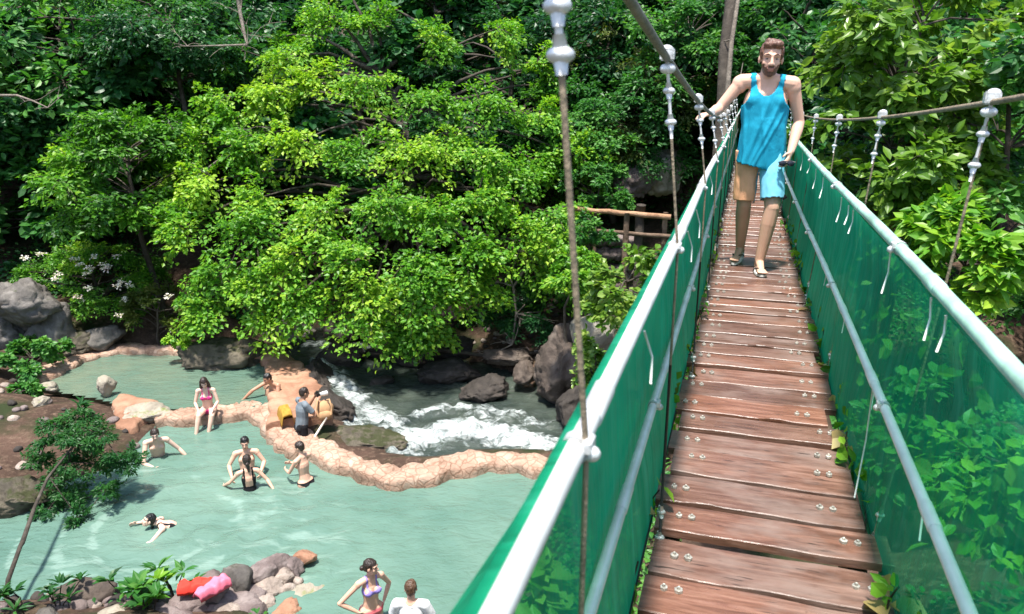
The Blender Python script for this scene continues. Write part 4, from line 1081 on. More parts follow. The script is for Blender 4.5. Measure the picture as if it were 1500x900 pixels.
# bare trunks and branches
def bare(name, pts, r, label, mat='bark_pale', twigs=0, seed=0, cat='trunk', spread=.6):
    gg = np.random.default_rng(seed); pts = np.array(pts); b = pts[0].copy(); m = MB(); m.tube(pts - b, r, 9)
    for k in range(twigs):
        i = gg.integers(1, len(pts)); s = pts[i] - b; e = s + (norm(gg.normal(size=3)) * [1, .5, .8] + [.2, 0, .1]) * spread * gg.uniform(.5, 1.2)
        q = limb(m, gg, s, e, r[-1] * .8, .004, .1, 6, 5)
        limb(m, gg, q[3], q[3] + (e - s) * .4 + gg.normal(size=3) * .12, .008, .003, .1, 4, 4)
    o = m.build(name, M[mat]); o.location = tuple(b); tag(o, label, cat)
def ground_under(p): return np.array([p[0], p[1], gz(p[0], p[1]) - .3])
a = at_t(1060, 120, 17.2); bare('tree_trunk', [ground_under(a), at_t(1060, 160, 17.2), at_t(1062, 80, 17.2), at_t(1070, 10, 17.3), at_t(1073, -60, 17.5)], [.19, .16, .145, .135, .12], 'tall dark trunk standing behind the man at the far end of the bridge', 'bark', 0, 1)
a = at_t(1070, 120, 16.9); bare('tree_trunk', [ground_under(a), at_t(1066, 130, 16.9), at_t(1072, 60, 16.9), at_t(1081, 0, 17.0), at_t(1084, -40, 17.1)], [.06, .055, .05, .045, .04], 'thin pale trunk rising beside the tall dark trunk', 'bark_pale', 2, 2)
bare('bare_branch', [at_t(345, -20, 18.3), at_t(352, 20, 18.3), at_t(358, 50, 18.3), at_t(362, 66, 18.3), at_t(330, 67, 18.2), at_t(275, 68, 18.1)], [.05, .045, .04, .035, .022, .012], 'leafless pale branches hanging at the top left of the big bright tree', 'bark_pale', 14, 3, 'branch', .9)
bare('bare_branch', [at_t(-20, 140, 16.2), at_t(25, 140, 16), at_t(48, 148, 15.9), at_t(70, 158, 15.9)], [.03, .025, .02, .01], 'leafless grey branch poking in from the left edge', 'bark_pale', 5, 4, 'branch', .5)
bare('hanging_roots', [at_t(768, 395, 17.6), at_t(752, 420, 17.7), at_t(756, 460, 17.8), at_t(750, 505, 17.9), at_t(720, 520, 18)], [.03, .028, .025, .022, .02], 'thin pale roots and vines hanging down the dark far bank', 'bark_pale', 14, 5, 'roots', .8)
bare('fallen_branch', [at_t(640, 512, 18.0), at_t(700, 520, 18.1), at_t(770, 520, 18.2), at_t(812, 512, 18.3)], [.05, .045, .04, .03], 'fallen branch lying along the rocks of the far bank', 'bark', 4, 6, 'branch', .5)
bare('hanging_roots', [at_t(300, 250, 18.6), at_t(320, 235, 18.3), at_t(348, 205, 18.0), at_t(362, 190, 18.0)], [.03, .025, .018, .01], 'pale bare twigs showing in a gap left of the bright tree', 'bark_pale', 7, 7, 'branch', .6)
# wooden fence and low wall in the clearing across the river
def log(mb, a, b, r, gg, mat=0, n=9, sides=9):
    a, b = np.array(a), np.array(b); pts = [a + (b - a) * t + gg.normal(size=3) * r * .12 for t in np.linspace(0, 1, n)]; mb.tube(pts, r * (1 + gg.normal(0, .05, n)), sides, mat)
gg = np.random.default_rng(4); fa, fbp = at_t(838, 306, 18.0), at_t(982, 318, 17.6)
base = ground_under(at_t(935, 380, 17.7)); fr = empty('wooden_fence', base); tag(fr, 'rustic log fence with a sunlit orange top rail across the river', 'fence')
m = MB(); log(m, fa - base, fbp - base, .062, gg); m.build('top_rail', M['wood_log'], fr)
m = MB(); log(m, at_t(838, 335, 18.1) - base, at_t(985, 347, 17.7) - base, .05, gg); m.build('lower_rail', M['wood_post'], fr)
for px, r, mt in ((855, .05, 'wood_post'), (872, .04, 'wood_post'), (918, .07, 'wood_post'), (938, .11, 'bark'), (975, .06, 'wood_post')):
    p = at_t(px, 300 if mt == 'bark' else 312, 17.75); q = p.copy(); q[2] = gz(p[0], p[1]) - .3; m = MB(); log(m, q - base, p - base, r, gg); m.build('post', M[mt], fr)
wl = MB(); p0 = at_t(852, 352, 18.6); p1 = at_t(935, 358, 18.3)
for k in range(16):
    t = (k % 8 + .5 + .3 * (k // 8)) / 8.5; c = p0 + (p1 - p0) * t; c[2] -= .33 * (k // 8) - .05; rock_mesh(wl, c - p0, (.17, .2, .17), 800 + k, gg.uniform(0, .4), 6, .1, 0, 3)
for k in range(40):
    c = p0 + (p1 - p0) * gg.uniform(0, 1.0); c[2] -= gg.uniform(.55, 2.6); rock_mesh(wl, c - p0, (.22, .25, .2), 900 + k, gg.uniform(0, 2), 6, .1, 0, 2)
o = wl.build('stone_wall', [M['rock_purple']]); o.location = tuple(p0); tag(o, 'low shaded wall of brown stones behind the log fence', 'stone wall')
# ================================================================== people
def V3(*a): return np.array(a, float)
def cap_geo(p0, p1, r0, r1, side=None, flat=1.0, seg=12):
    p0, p1 = V3(*p0), V3(*p1); d = p1 - p0; L = np.linalg.norm(d); d = d / max(L, 1e-6)
    s = V3(1, 0, 0) if side is None else V3(*side)
    s = s - d * (s @ d)
    if np.linalg.norm(s) < 1e-3: s = np.cross(d, [0, 1, 0])
    s = s / np.linalg.norm(s); q = np.cross(d, s); ang = np.arange(seg) * 2 * PI / seg
    prof = [(-r0 * math.cos(t), r0 * math.sin(t)) for t in np.linspace(.25, PI / 2, 4)] + [(L + r1 * math.sin(t), r1 * math.cos(t)) for t in np.linspace(0, PI / 2 - .25, 4)]
    V = np.vstack([p0 + d * h + r * (np.cos(ang)[:, None] * s + flat * np.sin(ang)[:, None] * q) for h, r in prof]); n = len(prof)
    fs = [(i * seg + k, i * seg + (k + 1) % seg, (i + 1) * seg + (k + 1) % seg, (i + 1) * seg + k) for i in range(n - 1) for k in range(seg)]
    fs.append(tuple(range(seg))[::-1]); fs.append(tuple(range((n - 1) * seg, n * seg)))
    return V, fs
class Prims:
    def __init__(s): s.items = []; s.caps = []
    def cap(s, p0, p1, r0, r1, side=None, flat=1.0, tagn=''):
        s.items.append(cap_geo(p0, p1, r0, r1, side, flat)); s.caps.append((V3(*p0), V3(*p1), r0, r1, tagn)); return s
    def ell(s, c, axes, r, tagn=''):
        m = MB(); m.ball(c, r, axes=axes, seg=14, rings=10); g = m.f[0][0]
        fs = [tuple(dict.fromkeys(map(int, f))) for f in g]; V = m.v[0]
        # weld the poles so the ball is closed
        seg = 14; top = V[:seg].mean(0); bot = V[-seg:].mean(0); V = np.vstack([V[seg:-seg], top, bot]); n = len(V); f2 = []
        for f in g:
            q = []
            for i in f:
                j = n - 2 if i < seg else (n - 1 if i >= 11 * seg - seg else i - seg)
                if j not in q: q.append(int(j))
            if len(q) >= 3: f2.append(tuple(q))
        s.items.append((V, f2)); s.caps.append((V3(*c), V3(*c), float(np.mean(r)), float(np.mean(r)), tagn)); return s
def skin_up(prims, voxel, smooth=4, name='tmp'):
    m = MB()
    for V, fs in prims.items: m.add(V, fs)
    me = m.mesh(name, []); me.attributes.remove(me.attributes['tint']) if 'tint' in me.attributes else None
    bm = bmesh.new(); bm.from_mesh(me); bmesh.ops.recalc_face_normals(bm, faces=bm.faces[:]); bm.to_mesh(me); bm.free()
    o = bpy.data.objects.new(name, me); COL.objects.link(o)
    r = o.modifiers.new('r', 'REMESH'); r.mode = 'VOXEL'; r.voxel_size = voxel
    s = o.modifiers.new('s', 'SMOOTH'); s.factor = .5; s.iterations = smooth
    dg = bpy.context.evaluated_depsgraph_get(); dg.update()
    ev = bpy.data.meshes.new_from_object(o.evaluated_get(dg))
    bpy.data.objects.remove(o); bpy.data.meshes.remove(me)
    nv = len(ev.vertices); co = np.empty(nv * 3, np.float32); ev.vertices.foreach_get('co', co)
    no = np.empty(nv * 3, np.float32); ev.vertices.foreach_get('normal', no)
    lt = np.empty(len(ev.polygons), np.int32); ev.polygons.foreach_get('loop_total', lt)
    li = np.empty(len(ev.loops), np.int32); ev.loops.foreach_get('vertex_index', li)
    ls = np.empty(len(ev.polygons), np.int32); ev.polygons.foreach_get('loop_start', ls)
    q = lt == 4; F = li[ls[q][:, None] + np.arange(4)]
    bpy.data.meshes.remove(ev)
    return co.reshape(-1, 3).astype(float), no.reshape(-1, 3).astype(float), F
def surf(name, V, F, mats, parent, midx=None):
    m = MB()
    if midx is None: m.add(V, F)
    else:
        m.v.append(V); m.tint.append(np.full((len(V), 3), .5)); m.n = len(V)
        for k in np.unique(midx): m.f.append((F[midx == k], int(k), True))
    return m.build(name, mats, parent)
def shell(name, V, Nn, F, keep, off, mat, parent, thick=.004, midx=None, wrinkle=0.0, seed=0):
    k = keep if isinstance(keep, np.ndarray) else keep(V[F].mean(1)); F2 = F[k]
    if len(F2) == 0: return None
    u, inv = np.unique(F2, return_inverse=True); A = V[u] + Nn[u] * off; F2 = inv.reshape(-1, 4)
    if wrinkle: A = A + Nn[u] * (wrinkle * fbm(A * [9, 9, 5], 3, seed))[:, None]
    B = V[u] + Nn[u] * (off - thick); n = len(A)
    e = np.vstack([F2[:, [0, 1]], F2[:, [1, 2]], F2[:, [2, 3]], F2[:, [3, 0]]]); key = np.sort(e, 1); _, ix, ct = np.unique(key, axis=0, return_index=True, return_counts=True)
    b = e[ix[ct == 1]]; side = np.column_stack([b[:, 1], b[:, 0], b[:, 0] + n, b[:, 1] + n])
    m = MB(); m.v.append(np.vstack([A, B])); m.tint.append(np.full((2 * n, 3), .5)); m.n = 2 * n
    mi = np.zeros(len(F2), int) if midx is None else midx[k]
    for q in np.unique(mi): m.f.append((F2[mi == q], int(q), True)); m.f.append(((F2[mi == q] + n)[:, ::-1], int(q), True))
    if len(side): m.f.append((side, int(mi[0]), True))
    return m.build(name, mat, parent)
def hand(P, w, d, n, side, curl=.35, s=1.0, spread=.10):
    d = norm(V3(*d)); n = V3(*n); n = norm(n - d * (n @ d)); l = np.cross(n, d) * side
    P.cap(w, w + d * .035 * s, .027 * s, .034 * s, l, .55, 'hand'); P.cap(w + d * .03 * s, w + d * .082 * s, .036 * s, .040 * s, l, .42, 'hand')
    for off, L in ((.030, .068), (.0105, .078), (-.0095, .073), (-.0285, .056)):
        b = w + d * .090 * s + l * off * s; fd = norm(d + l * off * spread * 18)
        d1 = norm(fd * math.cos(curl) + n * math.sin(curl)); d2 = norm(fd * math.cos(2.1 * curl) + n * math.sin(2.1 * curl))
        m1 = b + d1 * L * .52 * s; P.cap(b - d * .012 * s, m1, .0092 * s, .0085 * s, tagn='hand'); P.cap(m1, m1 + d2 * L * .48 * s, .0085 * s, .0070 * s, tagn='hand')
    b = w + d * .028 * s + l * .028 * s; m1 = b + norm(d * .62 + l * .62 + n * .35) * .042 * s
    P.cap(b, m1, .0125 * s, .0105 * s, tagn='hand'); P.cap(m1, m1 + norm(d * .85 + l * .15 + n * .4) * .030 * s, .0102 * s, .0082 * s, tagn='hand')
def foot(P, a, d, s=1.0, sole=None):
    d = norm(V3(*d)); up = V3(0, 0, 1.0) if sole is None else norm(V3(*sole)); l = np.cross(d, up)
    h = a - up * .045 * s - d * .03 * s; t = a - up * .058 * s + d * .135 * s
    P.cap(a, h, .036 * s, .034 * s, tagn='foot'); P.cap(a + up * .0, t - d * .02, .034 * s, .024 * s, l, .8, 'foot'); P.cap(h, t, .030 * s, .037 * s, l, .55, 'foot')
    for k, off in enumerate((-.030, -.012, .004, .018, .031)):
        q = t + l * off * s + d * .02; P.cap(q, q + d * (.034 - .005 * abs(k - 1)) * s, .010 * s, .0085 * s, tagn='foot')
def headframe(F, U):
    F = norm(V3(*F)); U = V3(*U); U = norm(U - F * (U @ F)); R = np.cross(F, U); return R, F, U
def head(P, c, R, F, U, s=1.0, fem=False):
    ax = np.array([R, F, U]); L = lambda r, f, u: c + (R * r + F * f + U * u) * s
    P.ell(L(0, -.012, .035), ax, np.array([.076, .094, .088]) * s, 'head'); P.ell(L(0, .026, -.03), ax, np.array([.060, .066, .085]) * s, 'head')
    P.ell(L(0, .030, -.075), ax, np.array([.049, .052, .042]) * s, 'head'); P.ell(L(0, .064, -.100), ax, np.array([.021, .018, .018]) * s, 'head')
    P.cap(L(0, .088, .012), L(0, .108, -.028), .009 * s, .0135 * s, tagn='head')
    for q in (-1, 1):
        P.ell(L(q * .013, .098, -.033), ax, np.array([.010, .010, .008]) * s, 'head')
        P.ell(L(q * .077, -.008, -.008), ax, np.array([.010, .020, .031]) * s, 'head')
        P.cap(L(q * .014, .084, .028), L(q * .048, .068, .028), .0115 * s, .010 * s, tagn='head')
        P.ell(L(q * .040, .060, -.026), ax, np.array([.020, .014, .020]) * s, 'head')
    P.cap(L(-.018, .086, -.062), L(.018, .086, -.062), .0085 * s, .0085 * s, tagn='head'); P.cap(L(-.015, .083, -.075), L(.015, .083, -.075), .008 * s, .008 * s, tagn='head')

def person(label, loc, rz, J, fem=False, skin_m='skin_a', hair='hair_dark', hairstyle='short', outfit=(), vox=.008, face=(0, -1, 0), headup=(0, 0, 1), build=1.0, hands=None, feet=None, cat='person', group=None, beard=False, hs=1.0):
    """J: joint positions, local metres; the body faces local -Y when upright"""
    root = empty('person', loc, rz); tag(root, label, cat, group)
    if loc[2] < 3: root.scale = (.9, .9, .9); root.location.z *= .9
    J = {k: V3(*v) for k, v in J.items()}; P = Prims(); b = build
    lat = norm(J['shL'] - J['shR']); hl = norm(J['hipL'] - J['hipR']); hc = (J['hipL'] + J['hipR']) / 2; sc = (J['shL'] + J['shR']) / 2
    up = norm(sc - hc); fwd = norm(np.cross(up, lat) * -1)        # -Y when upright
    if fwd @ V3(*face) < 0 and abs(fwd @ V3(*face)) > .8: pass
    waist = hc + (sc - hc) * .36 + fwd * .012; chest = hc + (sc - hc) * .70
    if fem:
        P.cap(J['hipR'] * .85 + J['hipL'] * .15, J['hipL'] * .85 + J['hipR'] * .15, .112 * b, .112 * b, tagn='pelvis'); P.cap(hc + up * .02, waist, .135 * b, .108 * b, hl, .74, 'torso'); P.cap(waist, chest, .108 * b, .130 * b, lat, .70, 'torso')
        P.cap(chest, sc - up * .03, .128 * b, .10 * b, lat, .62, 'torso')
        for q in (-1, 1): P.ell(chest + lat * q * .068 + fwd * .078 - up * .0, np.array([lat, fwd, up]), np.array([.056, .055, .055]) * b, 'bust'); P.ell(hc + hl * q * .065 - fwd * .055 - up * .05, np.array([hl, fwd, up]), np.array([.085, .085, .09]) * b, 'pelvis')
    else:
        P.cap(J['hipR'] * .85 + J['hipL'] * .15, J['hipL'] * .85 + J['hipR'] * .15, .110 * b, .110 * b, tagn='pelvis'); P.cap(hc + up * .02, waist, .135 * b, .134 * b, hl, .72, 'torso'); P.cap(waist, chest, .134 * b, .158 * b, lat, .70, 'torso')
        P.cap(chest, sc - up * .03, .158 * b, .115 * b, lat, .62, 'torso')
        for q in (-1, 1): P.ell(chest + lat * q * .07 + fwd * .070 + up * .02, np.array([lat, fwd, up]), np.array([.075, .04, .055]) * b, 'torso'); P.ell(hc + hl * q * .06 - fwd * .055 - up * .05, np.array([hl, fwd, up]), np.array([.08, .075, .085]) * b, 'pelvis')
    nk = J['neck']; hd = J['head']; R, Fh, U = headframe(face, headup); s = hs * (.96 if fem else 1.0)
    P.cap(sc + up * .02, nk, .070 * b, .056 * b, lat, .9, 'neck'); P.cap(nk, hd - U * .04 * s - Fh * .015, .055 * b * (.85 if fem else 1), .052 * b * (.85 if fem else 1), tagn='neck')
    for q, k in ((1, 'L'), (-1, 'R')):
        sh, el, wr = J['sh' + k], J['el' + k], J['wr' + k]; am = .84 if fem else 1.0
        P.cap(nk - up * .02, sh, .046 * b, .056 * b * am, tagn='neck'); P.ell(sh + norm(el - sh) * .025, np.array([lat, fwd, up]), np.array([.056, .056, .066]) * b * am, 'arm')
        P.cap(sh, el, .052 * b * am, .038 * b * am, tagn='arm'); P.cap(el, el + (wr - el) * .3, .040 * b * am, .043 * b * am, tagn='arm'); P.cap(el + (wr - el) * .3, wr, .043 * b * am, .027 * b * am, tagn='arm')
        hd_ = (hands or {}).get(k); d = norm(wr - el)
        if hd_ is None: hand(P, wr, d, -lat * q + fwd * .2, q, .35, .95 if not fem else .86)
        else: hand(P, wr, hd_[0], hd_[1], q, hd_[2] if len(hd_) > 2 else .35, .98 if not fem else .86)
        hp, kn, an = J['hip' + k], J['kn' + k], J['an' + k]
        P.cap(hp, kn, .088 * b, .057 * b, tagn='leg'); P.cap(kn, kn + (an - kn) * .32, .055 * b, .056 * b, tagn='leg'); P.cap(kn + (an - kn) * .3, an, .056 * b, .036 * b, tagn='leg')
        back = np.cross(norm(an - kn), hl); back = back if back @ fwd < 0 else -back
        P.ell(kn + (an - kn) * .3 + back * .016, np.array([hl, np.cross(hl, norm(an - kn)), norm(an - kn)]), np.array([.047, .047, .10]) * b, 'leg'); P.ell(kn + fwd * .012, np.array([hl, fwd, up]), np.array([.045, .04, .05]) * b, 'leg')
        foot(P, an, (feet or {}).get(k, (0, -1, 0)), 1.0 if not fem else .9, (feet or {}).get('sole'))
    head(P, hd, R, Fh, U, s, fem)
    V, Nn, F = skin_up(P, vox, 3)
    C = V[F].mean(1); q = (C - hd) @ np.array([R, Fh, U]).T / s
    mi = np.zeros(len(F), int); mi[(np.abs(q[:, 0]) < .026) & (q[:, 1] > .06) & (q[:, 2] < -.056) & (q[:, 2] > -.081)] = 1
    surf('body', V, F, [M[skin_m], M['lips']], root, mi)
    L = lambda r, f, u: hd + (R * r + Fh * f + U * u) * s
    for sg in (-1, 1):
        e = MB(); e.ball(L(sg * .032, .0715, .004), np.array([.0120, .009, .0048]) * s, 0, axes=np.array([R, Fh, U])); e.ball(L(sg * .031, .0787, .0045), np.array([.0060, .003, .0048]) * s, 1, axes=np.array([R, Fh, U])); e.build('eye', [M['eye_white'], M['eye_dark']], root)
        e = MB(); e.tube([L(sg * .012, .096, .030), L(sg * .030, .090, .037), L(sg * .050, .074, .031)], [.0035 * s, .0048 * s, .0028 * s], 6); e.build('eyebrow', M[hair], root)
    # nearest limb of every face, for clothing cut from the body surface
    def nearest(C):
        best = np.full(len(C), 9.0); lab = np.zeros(len(C), int); names = ['torso', 'pelvis', 'bust', 'neck', 'arm', 'hand', 'leg', 'foot', 'head']
        for a, c, r0, r1, tg in P.caps:
            e = c - a; w = C - a; ee = e @ e
            t = np.clip((w @ e) / ee, 0, 1) if ee > 1e-9 else np.zeros(len(C))
            d = np.linalg.norm(w - t[:, None] * e, axis=1) - (r0 + (r1 - r0) * t); k = d < best; best[k] = d[k]; lab[k] = names.index(tg)
        return lab
    lab = nearest(C); ut = (C - hc) @ up; tl = np.linalg.norm(sc - hc); ut = ut / tl; fw = (C - hc) @ fwd; la = (C - hc) @ lat
    isT = np.isin(lab, [0, 1, 2, 3])
    ctx = dict(V=V, N=Nn, F=F, C=C, lab=lab, ut=ut, fw=fw, la=la, isT=isT, root=root, hc=hc, sc=sc, up=up, fwd=fwd, lat=lat, tl=tl, chest=chest, waist=waist, J=J, b=b, L=L, q=q, hl=hl, nk=nk)
    for fn, mt in outfit: fn(ctx, mt)
    if beard:
        bm_ = (q[:, 1] > -.012) & (q[:, 2] < -.030 - .25 * np.maximum(0, .03 - q[:, 1])) & (q[:, 2] > -.125) & (lab == 8) & ~((np.abs(q[:, 0]) < .021) & (q[:, 2] > -.080) & (q[:, 2] < -.057) & (q[:, 1] > .05)) & ~((q[:, 2] > -.048) & (np.abs(q[:, 0]) < .045)) | ((np.abs(q[:, 0]) < .030) & (q[:, 2] < -.042) & (q[:, 2] > -.054) & (q[:, 1] > .07))
        shell('beard', V, Nn, F, bm_, .0035, M[hair], root, .005, None, .002)
    # hair
    H = Prims(); ax = np.array([R, Fh, U])
    if hairstyle == 'none': return root
    H.ell(L(0, -.014, .040), ax, np.array([.084, .102, .094]) * s)
    if hairstyle == 'quiff':
        H.cap(L(-.035, .060, .100), L(.042, .056, .094), .028 * s, .024 * s); H.cap(L(-.03, .02, .106), L(.03, .0, .106), .030 * s, .03 * s); H.ell(L(0, -.055, .02), ax, np.array([.07, .055, .08]) * s)
    elif hairstyle == 'long':
        for sg in (-1, 1): H.cap(L(sg * .062, -.01, .04), L(sg * .085, .012, -.13), .036 * s, .04 * s); H.cap(L(sg * .085, .012, -.13), L(sg * .095, .03, -.26), .04 * s, .022 * s)
        H.cap(L(0, -.07, .02), L(0, -.08, -.22), .075 * s, .05 * s)
    elif hairstyle == 'bun':
        H.ell(L(0, -.05, .0), ax, np.array([.07, .06, .08]) * s); H.ell(L(0, -.125, -.03), ax, np.array([.042, .04, .042]) * s)
    elif hairstyle == 'pony':
        H.ell(L(0, -.05, .0), ax, np.array([.07, .06, .085]) * s); H.cap(L(0, -.10, -.03), L(.01, -.095, -.19), .036 * s, .02 * s)
    else: H.ell(L(0, -.055, .01), ax, np.array([.072, .055, .085]) * s)
    hv, hn, hf = skin_up(H, .006, 3); hq = (hv[hf].mean(1) - hd) @ ax.T / s
    front = (hq[:, 1] > .028) & (hq[:, 2] < .062 + (.0 if hairstyle != 'quiff' else .012)) & (np.abs(hq[:, 0]) < .066)
    if hairstyle == 'long': keep = ~front
    else: keep = ~front & ~((hq[:, 1] > -.03) & (hq[:, 2] < -.005)) & ~((hq[:, 2] < -.075) & (hairstyle in ('short', 'quiff')))
    hv = hv + hn * (.007 * fbm(hv * [38, 38, 20], 3, 5))[:, None]
    shell('hair', hv, hn, hf, keep, 0.0, M[hair], root, .012)
    return root
# --- clothing cut from the body's own surface
def bikini_top(c, mt):
    k = c['isT'] & (c['ut'] > .60) & (c['ut'] < .82 - 2.0 * np.abs(np.abs(c['la']) - .068) * (c['fw'] > .03)) & (c['fw'] > .0)
    k |= c['isT'] & (c['ut'] > .61) & (c['ut'] < .67)
    k |= c['isT'] & (c['ut'] > .74) & (np.abs(np.abs(c['la']) - .068) < .011)
    shell('bikini_top', c['V'], c['N'], c['F'], k, .005, M[mt], c['root'])
def bikini_bottom(c, mt):
    z = c['ut'] * c['tl']; k = np.isin(c['lab'], [0, 1, 6]) & (z < .045) & (z > -.16 + np.abs(c['la']) * 1.1) & (np.linalg.norm(c['C'] - c['hc'], axis=1) < .185)
    shell('bikini_bottom', c['V'], c['N'], c['F'], k, .005, M[mt], c['root'])
def swim_briefs(c, mt):
    z = c['ut'] * c['tl']; k = np.isin(c['lab'], [0, 1, 6]) & (z < .055) & (z > -.30)
    shell('swim_shorts', c['V'], c['N'], c['F'], k, .007, M[mt], c['root'], .004, None, .003)
def one_piece(c, mt):
    z = c['ut'] * c['tl']; k = np.isin(c['lab'], [0, 1, 2, 6]) & (z > -.15 + np.abs(c['la']) * .9) & (c['ut'] < .80) & ~((c['fw'] < 0) & (c['ut'] > .45) & (np.abs(c['la']) < .07))
    k |= c['isT'] & (c['ut'] > .7) & (np.abs(np.abs(c['la']) - .075) < .013)
    shell('swimsuit', c['V'], c['N'], c['F'], k, .005, M[mt], c['root'])
def tee(c, mt):
    P = Prims(); J, b = c['J'], c['b']; hc, sc, up, fwd, lat = c['hc'], c['sc'], c['up'], c['fwd'], c['lat']
    P.cap(hc - up * .03, c['waist'], .160 * b, .158 * b, lat, .80); P.cap(c['waist'], c['chest'], .158 * b, .176 * b, lat, .76); P.cap(c['chest'], sc - up * .02, .176 * b, .132 * b, lat, .72); P.cap(sc, c['nk'] - up * .02, .10 * b, .075 * b)
    for k in 'LR':
        sh, el = J['sh' + k], J['el' + k]; e2 = sh + (el - sh) * .72; P.cap(c['nk'] - up * .03, sh, .056 * b, .072 * b); P.cap(sh, e2, .072 * b, .066 * b)
    V, Nn, F = skin_up(P, .011, 4); C = V[F].mean(1); dn = C - c['nk']; ud = dn @ up; rn = np.linalg.norm(dn - ud[:, None] * up, axis=1); k = ~((rn < .092) & (ud > -.075)); k &= (C - hc) @ up > -.12
    for kk in 'LR':
        sh, el = J['sh' + kk], J['el' + kk]; d = norm(el - sh); t = (C - sh) @ d; rr = np.linalg.norm(C - sh - t[:, None] * d, axis=1); k &= ~((t > np.linalg.norm(el - sh) * .70) & (rr < .09) & (np.abs((C - hc) @ lat) > .15))
    shell('t_shirt', V, Nn, F, k, .0, M[mt], c['root'], .005, None, .006, 3)
def std(fem=False, **kw):
    sw = .165 if fem else .19
    J = dict(hipL=(.09, 0, .92), hipR=(-.09, 0, .92), knL=(.10, -.02, .50), knR=(-.10, -.02, .50), anL=(.10, .02, .085), anR=(-.10, .02, .085), shL=(sw, .01, 1.42), shR=(-sw, .01, 1.42), neck=(0, .005, 1.48), head=(0, -.02, 1.635), elL=(sw + .06, .03, 1.13), elR=(-sw - .06, .03, 1.13), wrL=(sw + .07, -.05, .88), wrR=(-sw - .07, -.05, .88)); J.update(kw); return J
def lean(J, ang, names=('shL', 'shR', 'neck', 'head', 'elL', 'elR', 'wrL', 'wrR'), piv=(0, 0, .92), axis='X'):
    R = np.array(Matrix.Rotation(ang, 3, axis)); 
    for k in names: J[k] = R @ (V3(*J[k]) - V3(*piv)) + V3(*piv)
    return J

# ------------------------------------------------ the man walking on the bridge
mf = bridge_w(.118, 6.28, 0.0)
mrz = -YAW + rad(6)                    # local -Y points back along the bridge, at the camera
c_, s_ = math.cos(mrz), math.sin(mrz)
JM = dict(hipL=(.088, -.01, .945), hipR=(-.088, .015, .955), knL=(.105, -.14, .53), knR=(-.092, .02, .535), anL=(.050, -.12, .095), anR=(-.066, .26, .125), shL=(.186, -.02, 1.452), shR=(-.186, .0, 1.468), neck=(-.005, -.025, 1.505), head=(.005, -.066, 1.632),
          elL=(.268, .03, 1.165), elR=(-.345, -.01, 1.265), wrL=(.205, -.115, .955), wrR=(-.415, -.20, 1.235))
def tank(c, mt):
    P = Prims(); b = 1.0; hc, sc, up, fwd, lat = c['hc'], c['sc'], c['up'], c['fwd'], c['lat']
    P.cap(hc - up * .10, c['waist'], .192, .172, lat, .82); P.cap(c['waist'], c['chest'], .172, .186, lat, .74); P.cap(c['chest'], sc - up * .03, .186, .130, lat, .68); P.cap(sc, c['nk'] - up * .01, .098, .07)
    for q in (-1, 1): P.ell(c['chest'] + lat * q * .07 + fwd * .078 + up * .02, np.array([lat, fwd, up]), (.085, .05, .065)); P.cap(c['nk'] - up * .025, c['J']['shL' if q > 0 else 'shR'], .056, .066)
    V, Nn, F = skin_up(P, .008, 4); C = V[F].mean(1); la = (C - sc) @ lat; u = (C - sc) @ up; f = (C - sc) @ fwd
    k = (C - hc) @ up > -.115 - .03 * np.sin(la * 9)
    k &= ~((np.hypot(la / .088, (u - .055) / (.150)) < 1) & (f > -.02)); k &= ~((np.hypot(la / .085, (u - .07) / .075) < 1))
    k &= ~((np.abs(la) > .128) & (u > -.02)); k &= ~(np.hypot((np.abs(la) - .205) / .088, (u + .03) / .155) < 1)
    # hanging folds
    fo = np.zeros(len(V)); lv = (V - sc) @ lat; uv = (V - sc) @ up
    for a0, sl, am, wd in ((-.02, .25, .012, .018), (.05, .35, .011, .016), (.10, .42, .009, .014), (-.09, .05, .010, .016), (.0, -.2, .008, .014), (-.13, -.1, .008, .014)):
        fo += am * np.exp(-((lv - a0 - sl * (uv + .3)) / wd) ** 2) * sstep(.12, -.25, uv) * 1.0 if False else am * np.exp(-((lv - a0 - sl * (uv + .3)) / wd) ** 2) * (1 - sstep(-.30, -.02, uv))
    fo += .007 * fbm(np.column_stack([lv * 9, uv * 4, (V - sc) @ fwd * 9]), 3, 6)
    V = V + Nn * fo[:, None]
    shell('tank_top', V, Nn, F, k, 0.0, M[mt], c['root'], .004)
